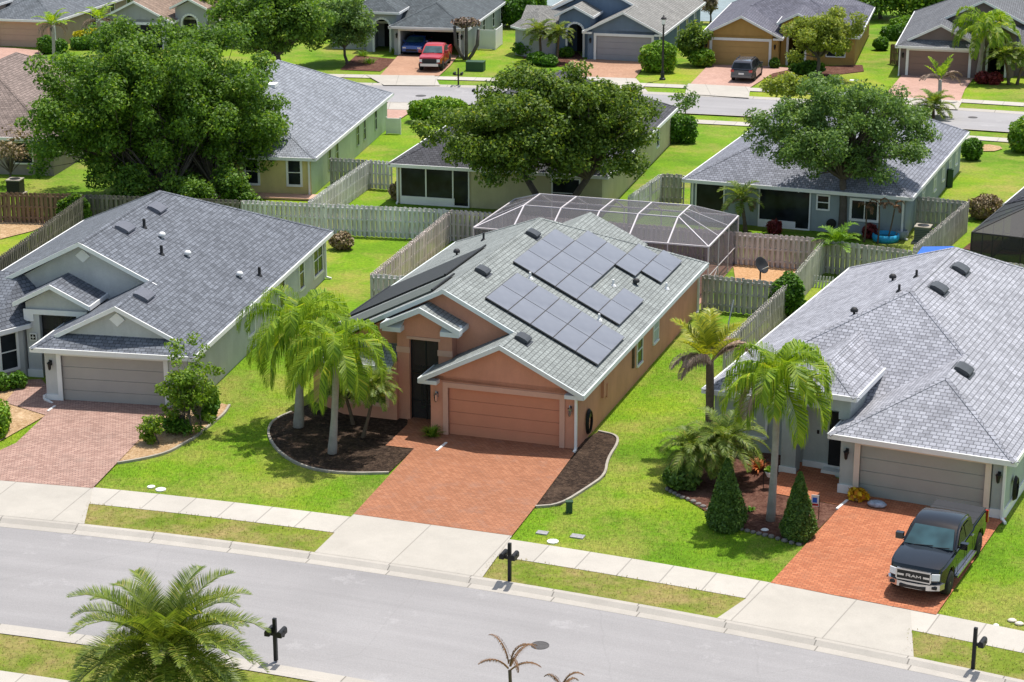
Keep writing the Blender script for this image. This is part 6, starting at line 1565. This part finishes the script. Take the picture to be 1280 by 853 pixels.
# ------------------------------------------------------------------ grass blades on the near lawns
def inside(P, poly):
    r = np.zeros(len(P), bool); n = len(poly)
    for i in range(n):
        (x0, y0), (x1, y1) = poly[i], poly[(i + 1) % n]
        if y0 == y1: continue
        r ^= ((y0 > P[:, 1]) != (y1 > P[:, 1])) & (P[:, 0] < (x1 - x0) * (P[:, 1] - y0) / (y1 - y0) + x0)
    return r
def rect(o, yaw, u0, u1, v0, v1):
    U, V = uv_of(yaw); return [(o[0] + U.x * a + V.x * b, o[1] + U.y * a + V.y * b) for a, b in ((u0, v0), (u1, v0), (u1, v1), (u0, v1))]
def blades(name, n, region, lo, hi, m, L, W, mean=.35):
    P = np.stack([rng.uniform(region[0], region[1], n), rng.uniform(region[2], region[3], n)], 1)
    k = np.array([nf(x) for x in np.linspace(-40, 40, 801)]); s = np.array([ndf(x) for x in np.linspace(-40, 40, 801)])
    i = np.clip(((P[:, 0] + 40) * 10).astype(int), 0, 800); d = (P[:, 1] - k[i]) / np.sqrt(1 + s[i] ** 2)
    ok = np.zeros(n, bool)
    for a, b in zip(lo, hi): ok |= (d > a) & (d < b)
    for q in EXCL: ok &= ~inside(P, q)
    for q in HOUSES: ok &= ~inside(P, q)
    P = P[ok]; n = len(P); a = rng.uniform(0, 6.283, n); t = rng.uniform(.2, 1.0, n); l = L * rng.uniform(.6, 1.3, n)
    b = np.stack([P[:, 0], P[:, 1], np.full(n, .02)], 1); dd = np.stack([np.cos(a) * np.sin(t), np.sin(a) * np.sin(t), np.cos(t) * .8], 1) * l[:, None]
    w_ = np.stack([-np.sin(a), np.cos(a), np.zeros(n)], 1) * W
    if lo[0] < 2: b[:, 2] += .06
    V = np.stack([b - w_, b + w_, b + dd], 1).reshape(-1, 3)
    me = bpy.data.meshes.new(name); me.vertices.add(3 * n); me.vertices.foreach_set('co', V.ravel()); me.loops.add(3 * n)
    me.loops.foreach_set('vertex_index', np.arange(3 * n, dtype=np.int32)); me.polygons.add(n); me.polygons.foreach_set('loop_start', np.arange(0, 3 * n, 3, dtype=np.int32))
    me.update(); me.validate(); return link(name, me, m)
HOUSES = [rect(oC, -18.5, -12.6, .1, -.05, 21.2), rect(oL, -10.5, -13.1, .1, -.05, 21.8), rect(oR, -25.5, -12.6, .1, -.05, 23.2)]
def blade_mat(name, stops, dryc, lo, hi):
    m, nt, b = new_mat(name); ge = nt.nodes.new('ShaderNodeNewGeometry')
    a = ramp(nt, ge.outputs['Random Per Island'], stops)
    dry = ramp(nt, noise(nt, .21, 7, .72), [(lo, (0, 0, 0)), (hi, (.9,) * 3)])
    big = ramp(nt, noise(nt, .16, 6, .62), [(.28, (.8,) * 3), (.74, (1.25, 1.12, 1.1))])
    nt.links.new(mixc(nt, dry, mixc(nt, 1.0, a, big, 'MULTIPLY'), dryc), b.inputs['Base Color']); b.inputs['Roughness'].default_value = .7; b.inputs['Specular IOR Level'].default_value = .2
    tr = nt.nodes.new('ShaderNodeBsdfTranslucent'); nt.links.new(b.inputs['Base Color'].links[0].from_socket, tr.inputs[0])
    mx = nt.nodes.new('ShaderNodeMixShader'); mx.inputs[0].default_value = .4
    nt.links.new(b.outputs[0], mx.inputs[1]); nt.links.new(tr.outputs[0], mx.inputs[2]); nt.links.new(mx.outputs[0], nt.nodes['Material Output'].inputs[0]); return m
M['blade'] = blade_mat('lawn_blade', [(0, (.10, .225, .010)), (.6, (.215, .38, .015)), (.92, (.38, .45, .045)), (1, (.46, .40, .14))], (.44, .38, .13), .45, .66)
M['blade_dry'] = blade_mat('verge_blade', [(0, (.12, .19, .014)), (.5, (.25, .30, .03)), (1, (.42, .36, .12))], (.42, .32, .14), .41, .61)
tag(blades('lawn_grass', 320000, (-27, 27, 58, 92), [4.36], [32], M['blade'], .08, .012), kind='stuff', label='short green grass of the near lawns', cat='grass')
tag(blades('verge_grass', 70000, (-22, 20, 50, 74), [.8, -10.72], [2.8, -8.42], M['blade_dry'], .085, .016), kind='stuff', label='drier grass of the strips beside the near road', cat='grass')
